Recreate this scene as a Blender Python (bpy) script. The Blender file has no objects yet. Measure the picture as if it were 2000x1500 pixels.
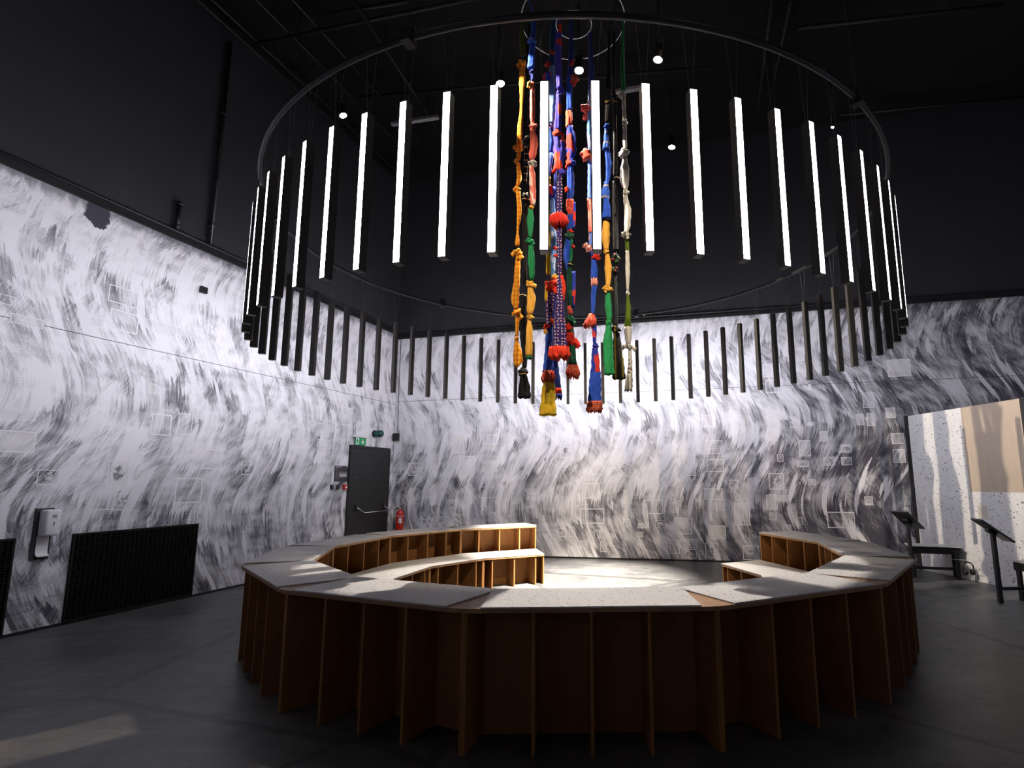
import bpy, bmesh, math, random
from mathutils import Vector, Matrix
random.seed(7)
SC = bpy.context.scene
COL = SC.collection
PI = math.pi

# ------------------------------------------------------------------ camera
F, TH, RO, CX, CY, HC = 1101.17, 0.1575, 0.0065, 1123.87, 762.8, 1.5   # pixels of a 2000x1500 frame
cam = bpy.data.cameras.new('camera')
camo = bpy.data.objects.new('camera', cam)
COL.objects.link(camo)
cam.sensor_fit = 'HORIZONTAL'
cam.sensor_width = 36.0
cam.lens = F / 2000 * 36
cam.shift_x = -(CX - 1000) / 2000
cam.shift_y = (CY - 750) / 2000
cam.clip_start = 0.05
camo.matrix_world = Matrix.Translation((0, 0, HC)) @ Matrix.Rotation(PI / 2 + TH, 4, 'X') @ Matrix.Rotation(-RO, 4, 'Z')
SC.camera = camo

# ------------------------------------------------------------------ world, exposure
w = bpy.data.worlds.new('world'); SC.world = w; w.use_nodes = True
w.node_tree.nodes['Background'].inputs[0].default_value = (0.012, 0.012, 0.016, 1)
w.node_tree.nodes['Background'].inputs[1].default_value = 0.0
SC.view_settings.view_transform = 'Standard'
SC.view_settings.look = 'None'
SC.view_settings.exposure = 0.0
SC.view_settings.gamma = 1.0
SC.view_settings.use_curve_mapping = False

# light levels
LED = 41.0            # radiance of the tube diffusers
LED_COL = (0.90, 0.90, 1.0)
WARM = (1.0, 0.86, 0.66)
WARM2 = (1.0, 0.80, 0.58)

# ------------------------------------------------------------------ pixel -> place helpers
def ray(x, y):
    dx, dy = x - CX, CY - y
    cr, sr = math.cos(RO), math.sin(RO)
    a, b = cr * dx + sr * dy, -sr * dx + cr * dy
    c, s = math.cos(TH), math.sin(TH)
    return Vector((a / F, c - s * b / F, s + c * b / F))
def on_z(x, y, z):
    r = ray(x, y); t = (z - HC) / r.z
    return Vector((r.x * t, r.y * t, z))
def on_y(x, y, Y):
    r = ray(x, y); t = Y / r.y
    return Vector((r.x * t, Y, HC + r.z * t))
CORNER = Vector((-3.942, 12.240, 0))
DL = Vector((-0.2590, -0.9659, 0)); DB = Vector((0.9735, -0.2288, 0))
NL = Vector((0.9659, -0.2590, 0)); NB = Vector((-0.2288, -0.9735, 0))     # into the room
def on_wall(x, y, D, N, off=0.0):
    r = ray(x, y); p0 = CORNER + N * off; t = (p0.x * N.x + p0.y * N.y) / (r.x * N.x + r.y * N.y)
    P = Vector((r.x * t, r.y * t, HC + r.z * t))
    return (P - CORNER).dot(D), P.z
def uzL(x, y, off=0.0): return on_wall(x, y, DL, NL, off)
def uzB(x, y, off=0.0): return on_wall(x, y, DB, NB, off)

# ------------------------------------------------------------------ mesh helpers
def link(name, me, mat=None, parent=None, mats=None):
    o = bpy.data.objects.new(name, me)
    COL.objects.link(o)
    if mats:
        for m in mats: me.materials.append(m)
    elif mat and not me.materials:
        me.materials.append(mat)
    if parent: o.parent = parent
    return o
def bm_obj(name, bm, mat=None, parent=None, smooth=False, mats=None):
    me = bpy.data.meshes.new(name)
    bmesh.ops.recalc_face_normals(bm, faces=bm.faces)
    if smooth:
        for f in bm.faces: f.smooth = True
    bm.to_mesh(me); bm.free()
    return link(name, me, mat, parent, mats)
def thing(name, label, cat, loc=(0, 0, 0), rotz=0.0, group=None, mat4=None):
    o = bpy.data.objects.new(name, None); COL.objects.link(o)
    o.empty_display_size = 0.1
    if mat4 is not None: o.matrix_world = mat4
    else:
        o.location = loc; o.rotation_euler = (0, 0, rotz)
    o['label'] = label; o['category'] = cat
    if group: o['group'] = group
    return o
def tag(o, label, cat, group=None):
    o['label'] = label; o['category'] = cat
    if group: o['group'] = group
    return o
def struct(o, label=None):
    o['kind'] = 'structure'
    if label: o['label'] = label
    return o
def add_box(bm, x0, x1, y0, y1, z0, z1, M=None, mi=0):
    vs = [Vector((x, y, z)) for z in (z0, z1) for y in (y0, y1) for x in (x0, x1)]
    if M is not None: vs = [M @ v for v in vs]
    v = [bm.verts.new(p) for p in vs]
    for q in ((0, 2, 3, 1), (4, 5, 7, 6), (0, 1, 5, 4), (2, 6, 7, 3), (0, 4, 6, 2), (1, 3, 7, 5)):
        f = bm.faces.new([v[i] for i in q]); f.material_index = mi
    return v
def box(name, x0, x1, y0, y1, z0, z1, mat, parent=None, bevel=0.0, M=None):
    bm = bmesh.new(); add_box(bm, x0, x1, y0, y1, z0, z1, M)
    if bevel > 0: bmesh.ops.bevel(bm, geom=bm.edges[:], offset=bevel, segments=2, affect='EDGES', profile=0.6)
    return bm_obj(name, bm, mat, parent)
def add_prism(bm, poly, z0, z1, mi=0):
    b = [bm.verts.new((x, y, z0)) for x, y in poly]; t = [bm.verts.new((x, y, z1)) for x, y in poly]
    n = len(poly)
    bm.faces.new(b[::-1]).material_index = mi; bm.faces.new(t).material_index = mi
    for i in range(n): bm.faces.new((b[i], b[(i + 1) % n], t[(i + 1) % n], t[i])).material_index = mi
def add_tube(bm, pts, rad, seg=8, caps=True, mi=0):
    pts = [Vector(p) for p in pts]; rings = []
    for i, p in enumerate(pts):
        if i == 0: d = pts[1] - p
        elif i == len(pts) - 1: d = p - pts[i - 1]
        else: d = (pts[i + 1] - p).normalized() + (p - pts[i - 1]).normalized()
        d.normalize()
        up = Vector((0, 0, 1)) if abs(d.z) < 0.95 else Vector((1, 0, 0))
        a = d.cross(up).normalized(); b = d.cross(a).normalized()
        r = rad[i] if isinstance(rad, (list, tuple)) else rad
        rings.append([bm.verts.new(p + (a * math.cos(2 * PI * k / seg) + b * math.sin(2 * PI * k / seg)) * r) for k in range(seg)])
    for A, B in zip(rings, rings[1:]):
        for k in range(seg):
            f = bm.faces.new((A[k], A[(k + 1) % seg], B[(k + 1) % seg], B[k])); f.smooth = True; f.material_index = mi
    if caps:
        bm.faces.new(rings[0][::-1]).material_index = mi; bm.faces.new(rings[-1]).material_index = mi
def tube(name, pts, rad, mat, parent=None, seg=8):
    bm = bmesh.new(); add_tube(bm, pts, rad, seg); return bm_obj(name, bm, mat, parent)
def add_lathe(bm, prof, seg=24, M=None, mi=0):
    rings = []
    for r, z in prof:
        ring = []
        for k in range(seg):
            v = Vector((r * math.cos(2 * PI * k / seg), r * math.sin(2 * PI * k / seg), z))
            ring.append(bm.verts.new(M @ v if M is not None else v))
        rings.append(ring)
    for A, B in zip(rings, rings[1:]):
        for k in range(seg):
            f = bm.faces.new((A[k], A[(k + 1) % seg], B[(k + 1) % seg], B[k])); f.smooth = True; f.material_index = mi
    bm.faces.new(rings[0][::-1]).material_index = mi; bm.faces.new(rings[-1]).material_index = mi
def add_torus(bm, c, R, r, seg=96, rs=8, a0=0, a1=2 * PI, M=None):
    closed = abs(a1 - a0 - 2 * PI) < 1e-6; n = seg if closed else seg + 1; rings = []
    for i in range(n):
        a = a0 + (a1 - a0) * i / seg
        ring = []
        for k in range(rs):
            b = 2 * PI * k / rs
            v = Vector((c[0] + (R + r * math.cos(b)) * math.cos(a), c[1] + (R + r * math.cos(b)) * math.sin(a), c[2] + r * math.sin(b)))
            ring.append(bm.verts.new(M @ v if M is not None else v))
        rings.append(ring)
    for i in range(seg):
        A, B = rings[i], rings[(i + 1) % n]
        for k in range(rs):
            f = bm.faces.new((A[k], A[(k + 1) % rs], B[(k + 1) % rs], B[k])); f.smooth = True
ORD = ['first', 'second', 'third', 'fourth', 'fifth', 'sixth', 'seventh', 'eighth', 'ninth', 'tenth', 'eleventh', 'twelfth',
       'thirteenth', 'fourteenth', 'fifteenth', 'sixteenth', 'seventeenth', 'eighteenth', 'nineteenth', 'twentieth']
TENS = {2: 'twenty', 3: 'thirty', 4: 'forty', 5: 'fifty'}
def nth(i):
    if i < 20: return ORD[i]
    t, u = divmod(i + 1, 10)
    return {2: 'twentieth', 3: 'thirtieth', 4: 'fortieth', 5: 'fiftieth'}[t] if u == 0 else TENS[t] + '-' + ORD[u - 1]

# ------------------------------------------------------------------ materials
class NT:
    def __init__(s, mat): s.t = mat.node_tree; s.n = s.t.nodes; s.l = s.t.links
    def add(s, typ, **kw):
        n = s.n.new(typ)
        for k, v in kw.items(): setattr(n, k, v)
        return n
    def put(s, sock, v):
        if hasattr(v, 'links') or isinstance(v, bpy.types.NodeSocket): s.l.new(v, sock)
        elif isinstance(v, (tuple, list)): sock.default_value = tuple(v) + ((1,) if len(v) == 3 and len(sock.default_value) == 4 else ())
        else: sock.default_value = v
    def math(s, op, a, b=0.0, c=0.0, clamp=False):
        n = s.add('ShaderNodeMath', operation=op); n.use_clamp = clamp
        for i, v in enumerate((a, b, c)): s.put(n.inputs[i], v)
        return n.outputs[0]
    def mix(s, f, a, b, typ='MIX'):
        n = s.add('ShaderNodeMix', data_type='RGBA', blend_type=typ)
        s.put(n.inputs[0], f); s.put(n.inputs[6], a); s.put(n.inputs[7], b)
        return n.outputs[2]
    def noise(s, vec, scale, detail=2.0, rough=0.5, w=None):
        n = s.add('ShaderNodeTexNoise')
        s.put(n.inputs['Vector'], vec); n.inputs['Scale'].default_value = scale
        n.inputs['Detail'].default_value = detail; n.inputs['Roughness'].default_value = rough
        return n.outputs[0]
    def vor(s, vec, scale, feature='F1', dist='EUCLIDEAN', rnd=1.0):
        n = s.add('ShaderNodeTexVoronoi', feature=feature, distance=dist) if feature != 'DISTANCE_TO_EDGE' else s.add('ShaderNodeTexVoronoi', feature=feature)
        s.put(n.inputs['Vector'], vec); n.inputs['Scale'].default_value = scale; n.inputs['Randomness'].default_value = rnd
        return n
    def comb(s, x, y, z=0.0):
        n = s.add('ShaderNodeCombineXYZ')
        for i, v in enumerate((x, y, z)): s.put(n.inputs[i], v)
        return n.outputs[0]
    def sep(s, v):
        n = s.add('ShaderNodeSeparateXYZ'); s.put(n.inputs[0], v); return n.outputs
    def smooth(s, v, a, b):
        n = s.add('ShaderNodeMapRange', interpolation_type='SMOOTHSTEP')
        s.put(n.inputs[0], v); n.inputs[1].default_value = a; n.inputs[2].default_value = b
        return n.outputs[0]
    def coord(s, which='Object'): return s.add('ShaderNodeTexCoord').outputs[which]
    def bump(s, h, strength=0.2, dist=0.01):
        n = s.add('ShaderNodeBump'); n.inputs['Strength'].default_value = strength; n.inputs['Distance'].default_value = dist
        s.put(n.inputs['Height'], h); return n.outputs[0]
def new_mat(name, rough=0.6, metal=0.0, spec=0.5, col=None):
    m = bpy.data.materials.new(name); m.use_nodes = True
    b = m.node_tree.nodes['Principled BSDF']
    b.inputs['Roughness'].default_value = rough; b.inputs['Metallic'].default_value = metal
    b.inputs['Specular IOR Level'].default_value = spec
    if col: b.inputs['Base Color'].default_value = (*col, 1)
    return m, NT(m), b
def paint(name, col, rough=0.55, metal=0.0, var=0.15, scale=9.0, spec=0.4):
    m, t, b = new_mat(name, rough, metal, spec)
    n = t.noise(t.coord(), scale, 3.0, 0.6)
    f = t.math('MULTIPLY_ADD', n, 2 * var, 1 - var)
    t.put(b.inputs['Base Color'], t.mix(1.0, (*col, 1), t.comb(f, f, f), 'MULTIPLY'))
    t.put(b.inputs['Normal'], t.bump(t.noise(t.coord(), 120.0, 2.0), 0.08, 0.002))
    return m
def emit(name, col, strength):
    m = bpy.data.materials.new(name); m.use_nodes = True
    nt = m.node_tree; nt.nodes.remove(nt.nodes['Principled BSDF'])
    e = nt.nodes.new('ShaderNodeEmission'); e.inputs[0].default_value = (*col, 1); e.inputs[1].default_value = strength
    nt.links.new(e.outputs[0], nt.nodes['Material Output'].inputs[0])
    return m

def mural_value(t, sign, bias=0.12, dense=0.0):
    """brush-stroke tone 0 (dark) .. 1 (white); object coordinates: x = metres along the wall, z = height"""
    co = t.sep(t.coord()); u, z = co[0], co[2]
    flat = t.comb(u, z)
    wob = t.noise(flat, 0.55, 1.0)
    ph = t.math('MULTIPLY_ADD', wob, 1.0, t.math('MULTIPLY', t.math('SUBTRACT', z, 2.45 + 0.25), 2 * PI / 3.0))
    u1 = t.math('ADD', u, t.math('MULTIPLY', t.math('COSINE', ph), sign * 0.25))
    u1 = t.math('ADD', u1, t.math('MULTIPLY', t.noise(flat, 1.1, 1.0), 0.16))
    # long strokes, medium strokes and bristle streaks, all running along the wave
    fine = t.noise(t.comb(t.math('MULTIPLY', u1, 105.0), t.math('MULTIPLY', z, 3.2), 7.0), 1.0, 2.0, 0.7)
    mid = t.noise(t.comb(t.math('MULTIPLY', u1, 34.0), t.math('MULTIPLY', z, 2.0), 5.0), 1.0, 2.0, 0.6)
    fray = t.math('MULTIPLY', t.math('SUBTRACT', mid, 0.5), 0.55)      # ragged stroke ends
    zr = t.math('ADD', z, fray)
    broad = t.noise(t.comb(t.math('MULTIPLY', u1, 2.3), t.math('MULTIPLY', z, 0.9)), 1.0, 2.0, 0.6)
    med = t.noise(t.comb(t.math('MULTIPLY', u1, 7.5), t.math('MULTIPLY', zr, 2.2), 3.0), 1.0, 2.0, 0.55)
    smear = t.noise(t.comb(t.math('MULTIPLY', u1, 3.2), t.math('MULTIPLY', t.math('ADD', z, t.math('MULTIPLY', fray, 0.4)), 9.0), 6.0), 1.0, 1.5, 0.5)
    d1 = t.vor(t.comb(t.math('MULTIPLY', u1, 5.6), t.math('MULTIPLY', zr, 1.9), 0.0), 1.0, 'F1', 'CHEBYCHEV')
    dab = t.sep(d1.outputs['Color'])
    rot = t.comb(t.math('ADD', t.math('MULTIPLY', u1, 0.8), t.math('MULTIPLY', zr, 0.55)), t.math('SUBTRACT', t.math('MULTIPLY', zr, 0.8), t.math('MULTIPLY', u1, 0.55)), 4.0)
    d2 = t.vor(rot, 3.0, 'F1', 'CHEBYCHEV')
    dab2 = t.sep(d2.outputs['Color'])
    cross = t.noise(t.comb(t.math('MULTIPLY', u, 3.0), t.math('MULTIPLY', z, 95.0), 2.0), 1.0, 2.0, 0.6)
    crossm = t.math('MULTIPLY', t.smooth(dab2[1], 0.55, 0.75), 0.55)
    streak = t.math('ADD', t.math('MULTIPLY', t.math('SUBTRACT', 1.0, crossm), t.math('SUBTRACT', fine, 0.5)), t.math('MULTIPLY', crossm, t.math('SUBTRACT', cross, 0.5)))
    grain = t.noise(flat, 150.0, 2.0, 0.7)
    # patches brushed at another angle
    pm = t.smooth(dab2[2], 0.50, 0.56); ca, sa = math.cos(0.75), math.sin(0.75)
    ur = t.math('ADD', t.math('MULTIPLY', u1, ca), t.math('MULTIPLY', z, sa)); zz = t.math('SUBTRACT', t.math('MULTIPLY', z, ca), t.math('MULTIPLY', u1, sa))
    fine2 = t.noise(t.comb(t.math('MULTIPLY', ur, 70.0), t.math('MULTIPLY', zz, 3.5), 1.0), 1.0, 2.0, 0.7)
    med2 = t.noise(t.comb(t.math('MULTIPLY', ur, 7.0), t.math('MULTIPLY', zz, 2.0), 9.0), 1.0, 2.0, 0.55)
    pick = lambda a_, b_: t.math('ADD', t.math('MULTIPLY', a_, t.math('SUBTRACT', 1.0, pm)), t.math('MULTIPLY', b_, pm))
    streak = pick(streak, t.math('SUBTRACT', fine2, 0.5)); med = pick(med, med2)
    d = t.math('MULTIPLY', t.math('SUBTRACT', broad, 0.5), 1.3)
    for val, wgt in ((med, 1.25), (dab[0], 0.62), (dab2[0], 0.52), (mid, 0.95), (grain, 1.15), (smear, 1.0 if sign > 0 else 0.45)):
        d = t.math('ADD', d, t.math('MULTIPLY', t.math('SUBTRACT', val, 0.5), wgt))
    d = t.math('ADD', d, t.math('MULTIPLY', streak, 1.25))
    # the print grows denser towards the foot of the wall and, on the back wall, towards its right end
    d = t.math('ADD', d, t.math('MULTIPLY', t.math('SUBTRACT', t.smooth(z, 0.2, 3.4), 0.5), 0.44))
    if dense: d = t.math('SUBTRACT', d, t.math('MULTIPLY', t.smooth(u, 5.5, 10.0), dense))
    v = t.smooth(t.math('ADD', d, bias), -0.92, 0.66 if sign > 0 else 0.56)
    # broad white brush strokes laid over everything, frayed by the bristles
    sw = t.noise(t.comb(t.math('MULTIPLY', u1, 6.0), t.math('MULTIPLY', zr, 1.1), 12.0), 1.0, 1.0, 0.5)
    sw = t.smooth(t.math('ADD', sw, t.math('MULTIPLY', streak, 0.16)), 0.585, 0.65)
    v = t.math('MAXIMUM', v, t.math('MULTIPLY', sw, 0.92))
    return v, u, z, grain, flat
WHITE = (0.80, 0.79, 0.83); INK = (0.060, 0.057, 0.075)
def mural_mat(name, sign, bias=0.12, dense=0.0, lift=0.0, gain=1.0, torn=None, tint=None):
    m, t, b = new_mat(name, 0.75, 0, 0.25)
    v, u, z, grain, flat = mural_value(t, sign, bias, dense)
    if lift or gain != 1.0: v = t.math('MULTIPLY_ADD', v, gain, lift, clamp=True)
    if torn:                                              # bare black patch at the top edge, brushed outline
        du = t.math('MULTIPLY', t.math('SUBTRACT', u, torn[0]), 1.0 / torn[2]); dz = t.math('MULTIPLY', t.math('SUBTRACT', z, torn[1]), 1.0 / torn[3])
        r = t.math('SQRT', t.math('ADD', t.math('MULTIPLY', du, du), t.math('MULTIPLY', dz, dz)))
        r = t.math('ADD', r, t.math('MULTIPLY', t.math('SUBTRACT', t.noise(flat, 14.0, 4.0, 0.7), 0.5), 1.4))
        v = t.math('MULTIPLY', v, t.smooth(r, 0.9, 1.0))
    # brushed dark fringe along the top edge
    fr = t.math('ADD', z, t.math('MULTIPLY', t.noise(t.comb(t.math('MULTIPLY', u, 7.0), t.math('MULTIPLY', z, 3.0)), 1.0, 3.0, 0.7), 0.34))
    v = t.math('MULTIPLY', v, t.math('SUBTRACT', 1.0, t.math('MULTIPLY', t.smooth(fr, 4.72, 4.86), 0.72)))
    c = t.mix(v, (*INK, 1), (*(tint or WHITE), 1))
    t.put(b.inputs['Base Color'], c)
    return m

M = {}
M['mural_left'] = mural_mat('mural_left', 1, 0.06, 0.0, torn=(6.28, 4.60, 0.14, 0.17))
M['mural_back'] = mural_mat('mural_back', -1, 0.03, 0.58)
for s, sg in (('l', 1), ('b', -1)):
    M['print_dark' + s] = mural_mat('print_dark_' + s, sg, 0.08, 0.15 if s == 'b' else 0.0, lift=-0.06, gain=0.95)
    M['print_mid' + s] = mural_mat('print_mid_' + s, sg, 0.14, 0.25 if s == 'b' else 0.0, lift=0.10, gain=0.82)
    M['print_light' + s] = mural_mat('print_light_' + s, sg, 0.14, 0.2 if s == 'b' else 0.0, lift=0.36, gain=0.62, tint=(0.78, 0.76, 0.77))
M['print_edge'] = paint('print_edge', (0.78, 0.77, 0.80), 0.7, var=0.12, scale=30)
m, t, b = new_mat('print_figure', 0.7, 0, 0.2)           # small photographic motif
n = t.noise(t.coord(), 22.0, 4.0, 0.65)
t.put(b.inputs['Base Color'], t.mix(t.smooth(n, 0.40, 0.62), (0.22, 0.21, 0.23, 1), (0.66, 0.64, 0.66, 1)))
M['print_figure'] = m
M['black_wall'] = paint('black_wall', (0.030, 0.030, 0.036), 0.7, var=0.25, scale=1.2, spec=0.25)
M['ceiling'] = paint('ceiling_black', (0.010, 0.010, 0.011), 0.85, var=0.3, scale=1.5, spec=0.15)
M['black'] = paint('black_metal', (0.012, 0.012, 0.014), 0.45, 0.0, 0.2, 20)
M['black_gloss'] = paint('black_gloss', (0.020, 0.020, 0.023), 0.28, 0.0, 0.2, 15, 0.5)
M['pipe'] = paint('dark_pipe', (0.030, 0.030, 0.035), 0.38, 0.3, 0.25, 8, 0.5)
M['rig'] = paint('rigging_grey', (0.020, 0.020, 0.023), 0.5, 0.2, 0.3, 6)
M['steel'] = paint('bright_steel', (0.62, 0.62, 0.64), 0.25, 0.9, 0.1, 20)
M['alu'] = paint('tube_body_grey', (0.078, 0.075, 0.074), 0.42, 0.25, 0.12, 14, 0.5)
M['cable'] = paint('suspension_wire', (0.16, 0.16, 0.17), 0.4, 0.6, 0.1, 10)
M['led'] = emit('led_diffuser', LED_COL, LED)
M['lens'] = emit('spot_lens', (1.0, 0.88, 0.66), 90.0)
M['lens_white'] = emit('spot_lens_white', (0.95, 0.97, 1.0), 60.0)
M['door'] = paint('door_black', (0.020, 0.0195, 0.0195), 0.5, 0, 0.15, 3, 0.4)
M['white_plastic'] = paint('white_plastic', (0.72, 0.71, 0.73), 0.3, 0, 0.05, 10, 0.5)
M['grey_plastic'] = paint('grey_plastic', (0.30, 0.29, 0.31), 0.4, 0, 0.1, 10)
M['backplate'] = paint('backplate_charcoal', (0.035, 0.034, 0.038), 0.5, 0, 0.1, 10)
M['red'] = paint('extinguisher_red', (0.55, 0.018, 0.012), 0.28, 0, 0.08, 8, 0.6)
M['green_sign'] = paint('sign_green', (0.01, 0.30, 0.09), 0.4, 0, 0.05, 8)
M['sign_white'] = paint('sign_white', (0.80, 0.85, 0.82), 0.4, 0, 0.04, 8)
M['green_dark'] = paint('beacon_green', (0.0, 0.055, 0.05), 0.25, 0, 0.1, 8, 0.6)
M['plan'] = paint('plan_charcoal', (0.040, 0.038, 0.043), 0.35, 0, 0.06, 6)
M['plan_line'] = paint('plan_line', (0.42, 0.41, 0.43), 0.5, 0, 0.05, 6)
M['card'] = paint('label_card', (0.52, 0.48, 0.43), 0.6, 0, 0.06, 12)
M['card_line'] = paint('label_ink', (0.30, 0.27, 0.25), 0.6, 0, 0.06, 12)
M['grille'] = paint('grille_black', (0.010, 0.010, 0.010), 0.65, 0, 0.3, 30, 0.2)
M['grille_back'] = paint('grille_void', (0.003, 0.003, 0.003), 0.9, 0, 0.1, 10, 0.1)

# floor: dark sealed concrete, cloudy, scuffed
m, t, b = new_mat('floor_concrete', 0.4, 0, 0.45)
co = t.coord()
n1 = t.noise(co, 0.8, 6.0, 0.66); n2 = t.noise(co, 4.5, 5.0, 0.7); n3 = t.noise(co, 45.0, 3.0, 0.6)
sx = t.sep(co)
scr = t.noise(t.comb(t.math('MULTIPLY', sx[0], 1.2), t.math('MULTIPLY', sx[1], 22.0)), 1.0, 3.0, 0.7)
v = t.math('ADD', t.math('MULTIPLY', n1, 0.55), t.math('MULTIPLY', n2, 0.30))
v = t.math('ADD', v, t.math('MULTIPLY', n3, 0.15))
c = t.mix(t.smooth(v, 0.40, 0.60), (0.050, 0.051, 0.058, 1), (0.120, 0.119, 0.122, 1))
ln = t.vor(t.comb(sx[0], sx[1]), 0.42, 'DISTANCE_TO_EDGE').outputs['Distance']
crack = t.math('MULTIPLY', t.math('SUBTRACT', 1.0, t.smooth(t.math('ADD', ln, t.math('MULTIPLY', t.math('SUBTRACT', n2, 0.5), 0.03)), 0.006, 0.020)), 0.7)
c = t.mix(crack, c, (0.030, 0.030, 0.034, 1))
t.put(b.inputs['Base Color'], c)
t.put(b.inputs['Roughness'], t.math('MULTIPLY_ADD', scr, 0.22, t.math('MULTIPLY_ADD', n1, 0.3, 0.16)))
t.put(b.inputs['Normal'], t.bump(t.math('ADD', n2, t.math('MULTIPLY', n3, 0.3)), 0.12, 0.004))
M['floor'] = m

def fleck_mat(name, base, fleck, rough, amount, sc=46.0):
    m, t, b = new_mat(name, rough, 0, 0.35)
    co = t.coord()
    vo = t.vor(co, sc); rnd = t.sep(vo.outputs['Color'])
    size = t.math('MULTIPLY', t.smooth(rnd[0], 1.0 - amount, 1.0), 0.42)
    nz = t.math('MULTIPLY', t.math('SUBTRACT', t.noise(co, sc * 3, 2.0), 0.5), 0.25)
    f = t.math('LESS_THAN', t.math('ADD', vo.outputs['Distance'], nz), size)
    vo2 = t.vor(co, sc * 2.6); rnd2 = t.sep(vo2.outputs['Color'])
    f2 = t.math('MULTIPLY', t.math('LESS_THAN', vo2.outputs['Distance'], t.math('MULTIPLY', t.smooth(rnd2[1], 1.0 - amount, 1.0), 0.4)), 0.6)
    cl = t.noise(co, 2.0, 3.0, 0.6)
    bc = t.mix(t.smooth(cl, 0.3, 0.7), tuple(x * 0.92 for x in base), base)
    bc = t.mix(t.math('MAXIMUM', f, f2), bc, (*fleck, 1))
    t.put(b.inputs['Base Color'], bc)
    return m
M['terrazzo'] = fleck_mat('recycled_sheet', (0.58, 0.565, 0.565), (0.10, 0.095, 0.105), 0.42, 0.36, 58.0)
M['terrazzo_wall'] = fleck_mat('recycled_sheet_wall', (0.66, 0.655, 0.67), (0.06, 0.06, 0.085), 0.55, 0.30, 42.0)
def wood(name, base, dark, rough=0.6):
    m, t, b = new_mat(name, rough, 0, 0.3)
    co = t.sep(t.coord())
    g = t.noise(t.comb(t.math('MULTIPLY', co[0], 6.0), t.math('MULTIPLY', co[1], 6.0), t.math('MULTIPLY', co[2], 1.2)), 2.0, 4.0, 0.65)
    g2 = t.noise(t.coord(), 160.0, 2.0, 0.6)
    f = t.math('ADD', t.math('MULTIPLY', g, 0.75), t.math('MULTIPLY', g2, 0.25))
    t.put(b.inputs['Base Color'], t.mix(t.smooth(f, 0.3, 0.7), (*dark, 1), (*base, 1)))
    return m
M['mdf'] = wood('bench_fibreboard', (0.33, 0.150, 0.048), (0.26, 0.112, 0.034), 0.6)
M['ply'] = wood('bench_deck_plywood', (0.40, 0.235, 0.125), (0.30, 0.165, 0.08), 0.5)
M['tan_panel'] = wood('tan_panel', (0.44, 0.36, 0.29), (0.41, 0.335, 0.27), 0.6)

# cloth
def cloth(name, col, kind='plain', col2=None, col3=None, scale=1.0):
    m, t, b = new_mat('cloth_' + name, 0.85, 0, 0.15)
    b.inputs['Sheen Weight'].default_value = 0.0 if max(col) < 0.05 else 0.06
    co = t.coord(); s = t.sep(co)
    n = t.noise(t.comb(t.math('MULTIPLY', s[0], 60.0), t.math('MULTIPLY', s[1], 60.0), t.math('MULTIPLY', s[2], 7.0)), 1.0, 3.0, 0.6)
    c = t.mix(t.smooth(n, 0.3, 0.7), tuple(x * 0.72 for x in col), col)
    if kind == 'check':
        a = t.math('GREATER_THAN', t.math('SINE', t.math('MULTIPLY', s[0], 140.0 * scale)), 0.0)
        d = t.math('GREATER_THAN', t.math('SINE', t.math('MULTIPLY', s[2], 110.0 * scale)), 0.0)
        f = t.math('MULTIPLY', t.math('ADD', a, d), 0.5)
        c = t.mix(f, c, (*col2, 1))
    elif kind == 'dots':
        vo = t.vor(t.comb(s[0], s[2]), 25.0 * scale, rnd=0.4); vo.voronoi_dimensions = '2D'
        f = t.math('LESS_THAN', vo.outputs['Distance'], 0.21)
        c = t.mix(f, c, t.mix(t.math('GREATER_THAN', t.sep(vo.outputs['Color'])[0], 0.5), (*col2, 1), (*(col3 or col2), 1)))
    elif kind == 'patch':
        f = t.math('GREATER_THAN', t.noise(t.comb(t.math('MULTIPLY', s[0], 14.0), s[1], t.math('MULTIPLY', s[2], 5.0)), scale, 2.0, 0.5), 0.55)
        c = t.mix(f, c, (*col2, 1))
    elif kind == 'stripe':
        f = t.math('GREATER_THAN', t.math('SINE', t.math('MULTIPLY', s[0], 75.0 * scale)), 0.72)
        c = t.mix(f, c, (*col2, 1))
    elif kind == 'bands':
        f = t.math('GREATER_THAN', t.math('SINE', t.math('MULTIPLY', s[2], 34.0 * scale)), 0.9)
        c = t.mix(f, c, (*col2, 1))
    elif kind == 'floral':
        vo = t.vor(co, 30.0 * scale); r = t.sep(vo.outputs['Color'])
        f = t.math('LESS_THAN', vo.outputs['Distance'], 0.36)
        c = t.mix(f, c, t.mix(t.math('GREATER_THAN', r[0], 0.5), (*col2, 1), (*(col3 or col2), 1)))
    t.put(b.inputs['Base Color'], c)
    t.put(b.inputs['Normal'], t.bump(n, 0.35, 0.006))
    return m
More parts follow.
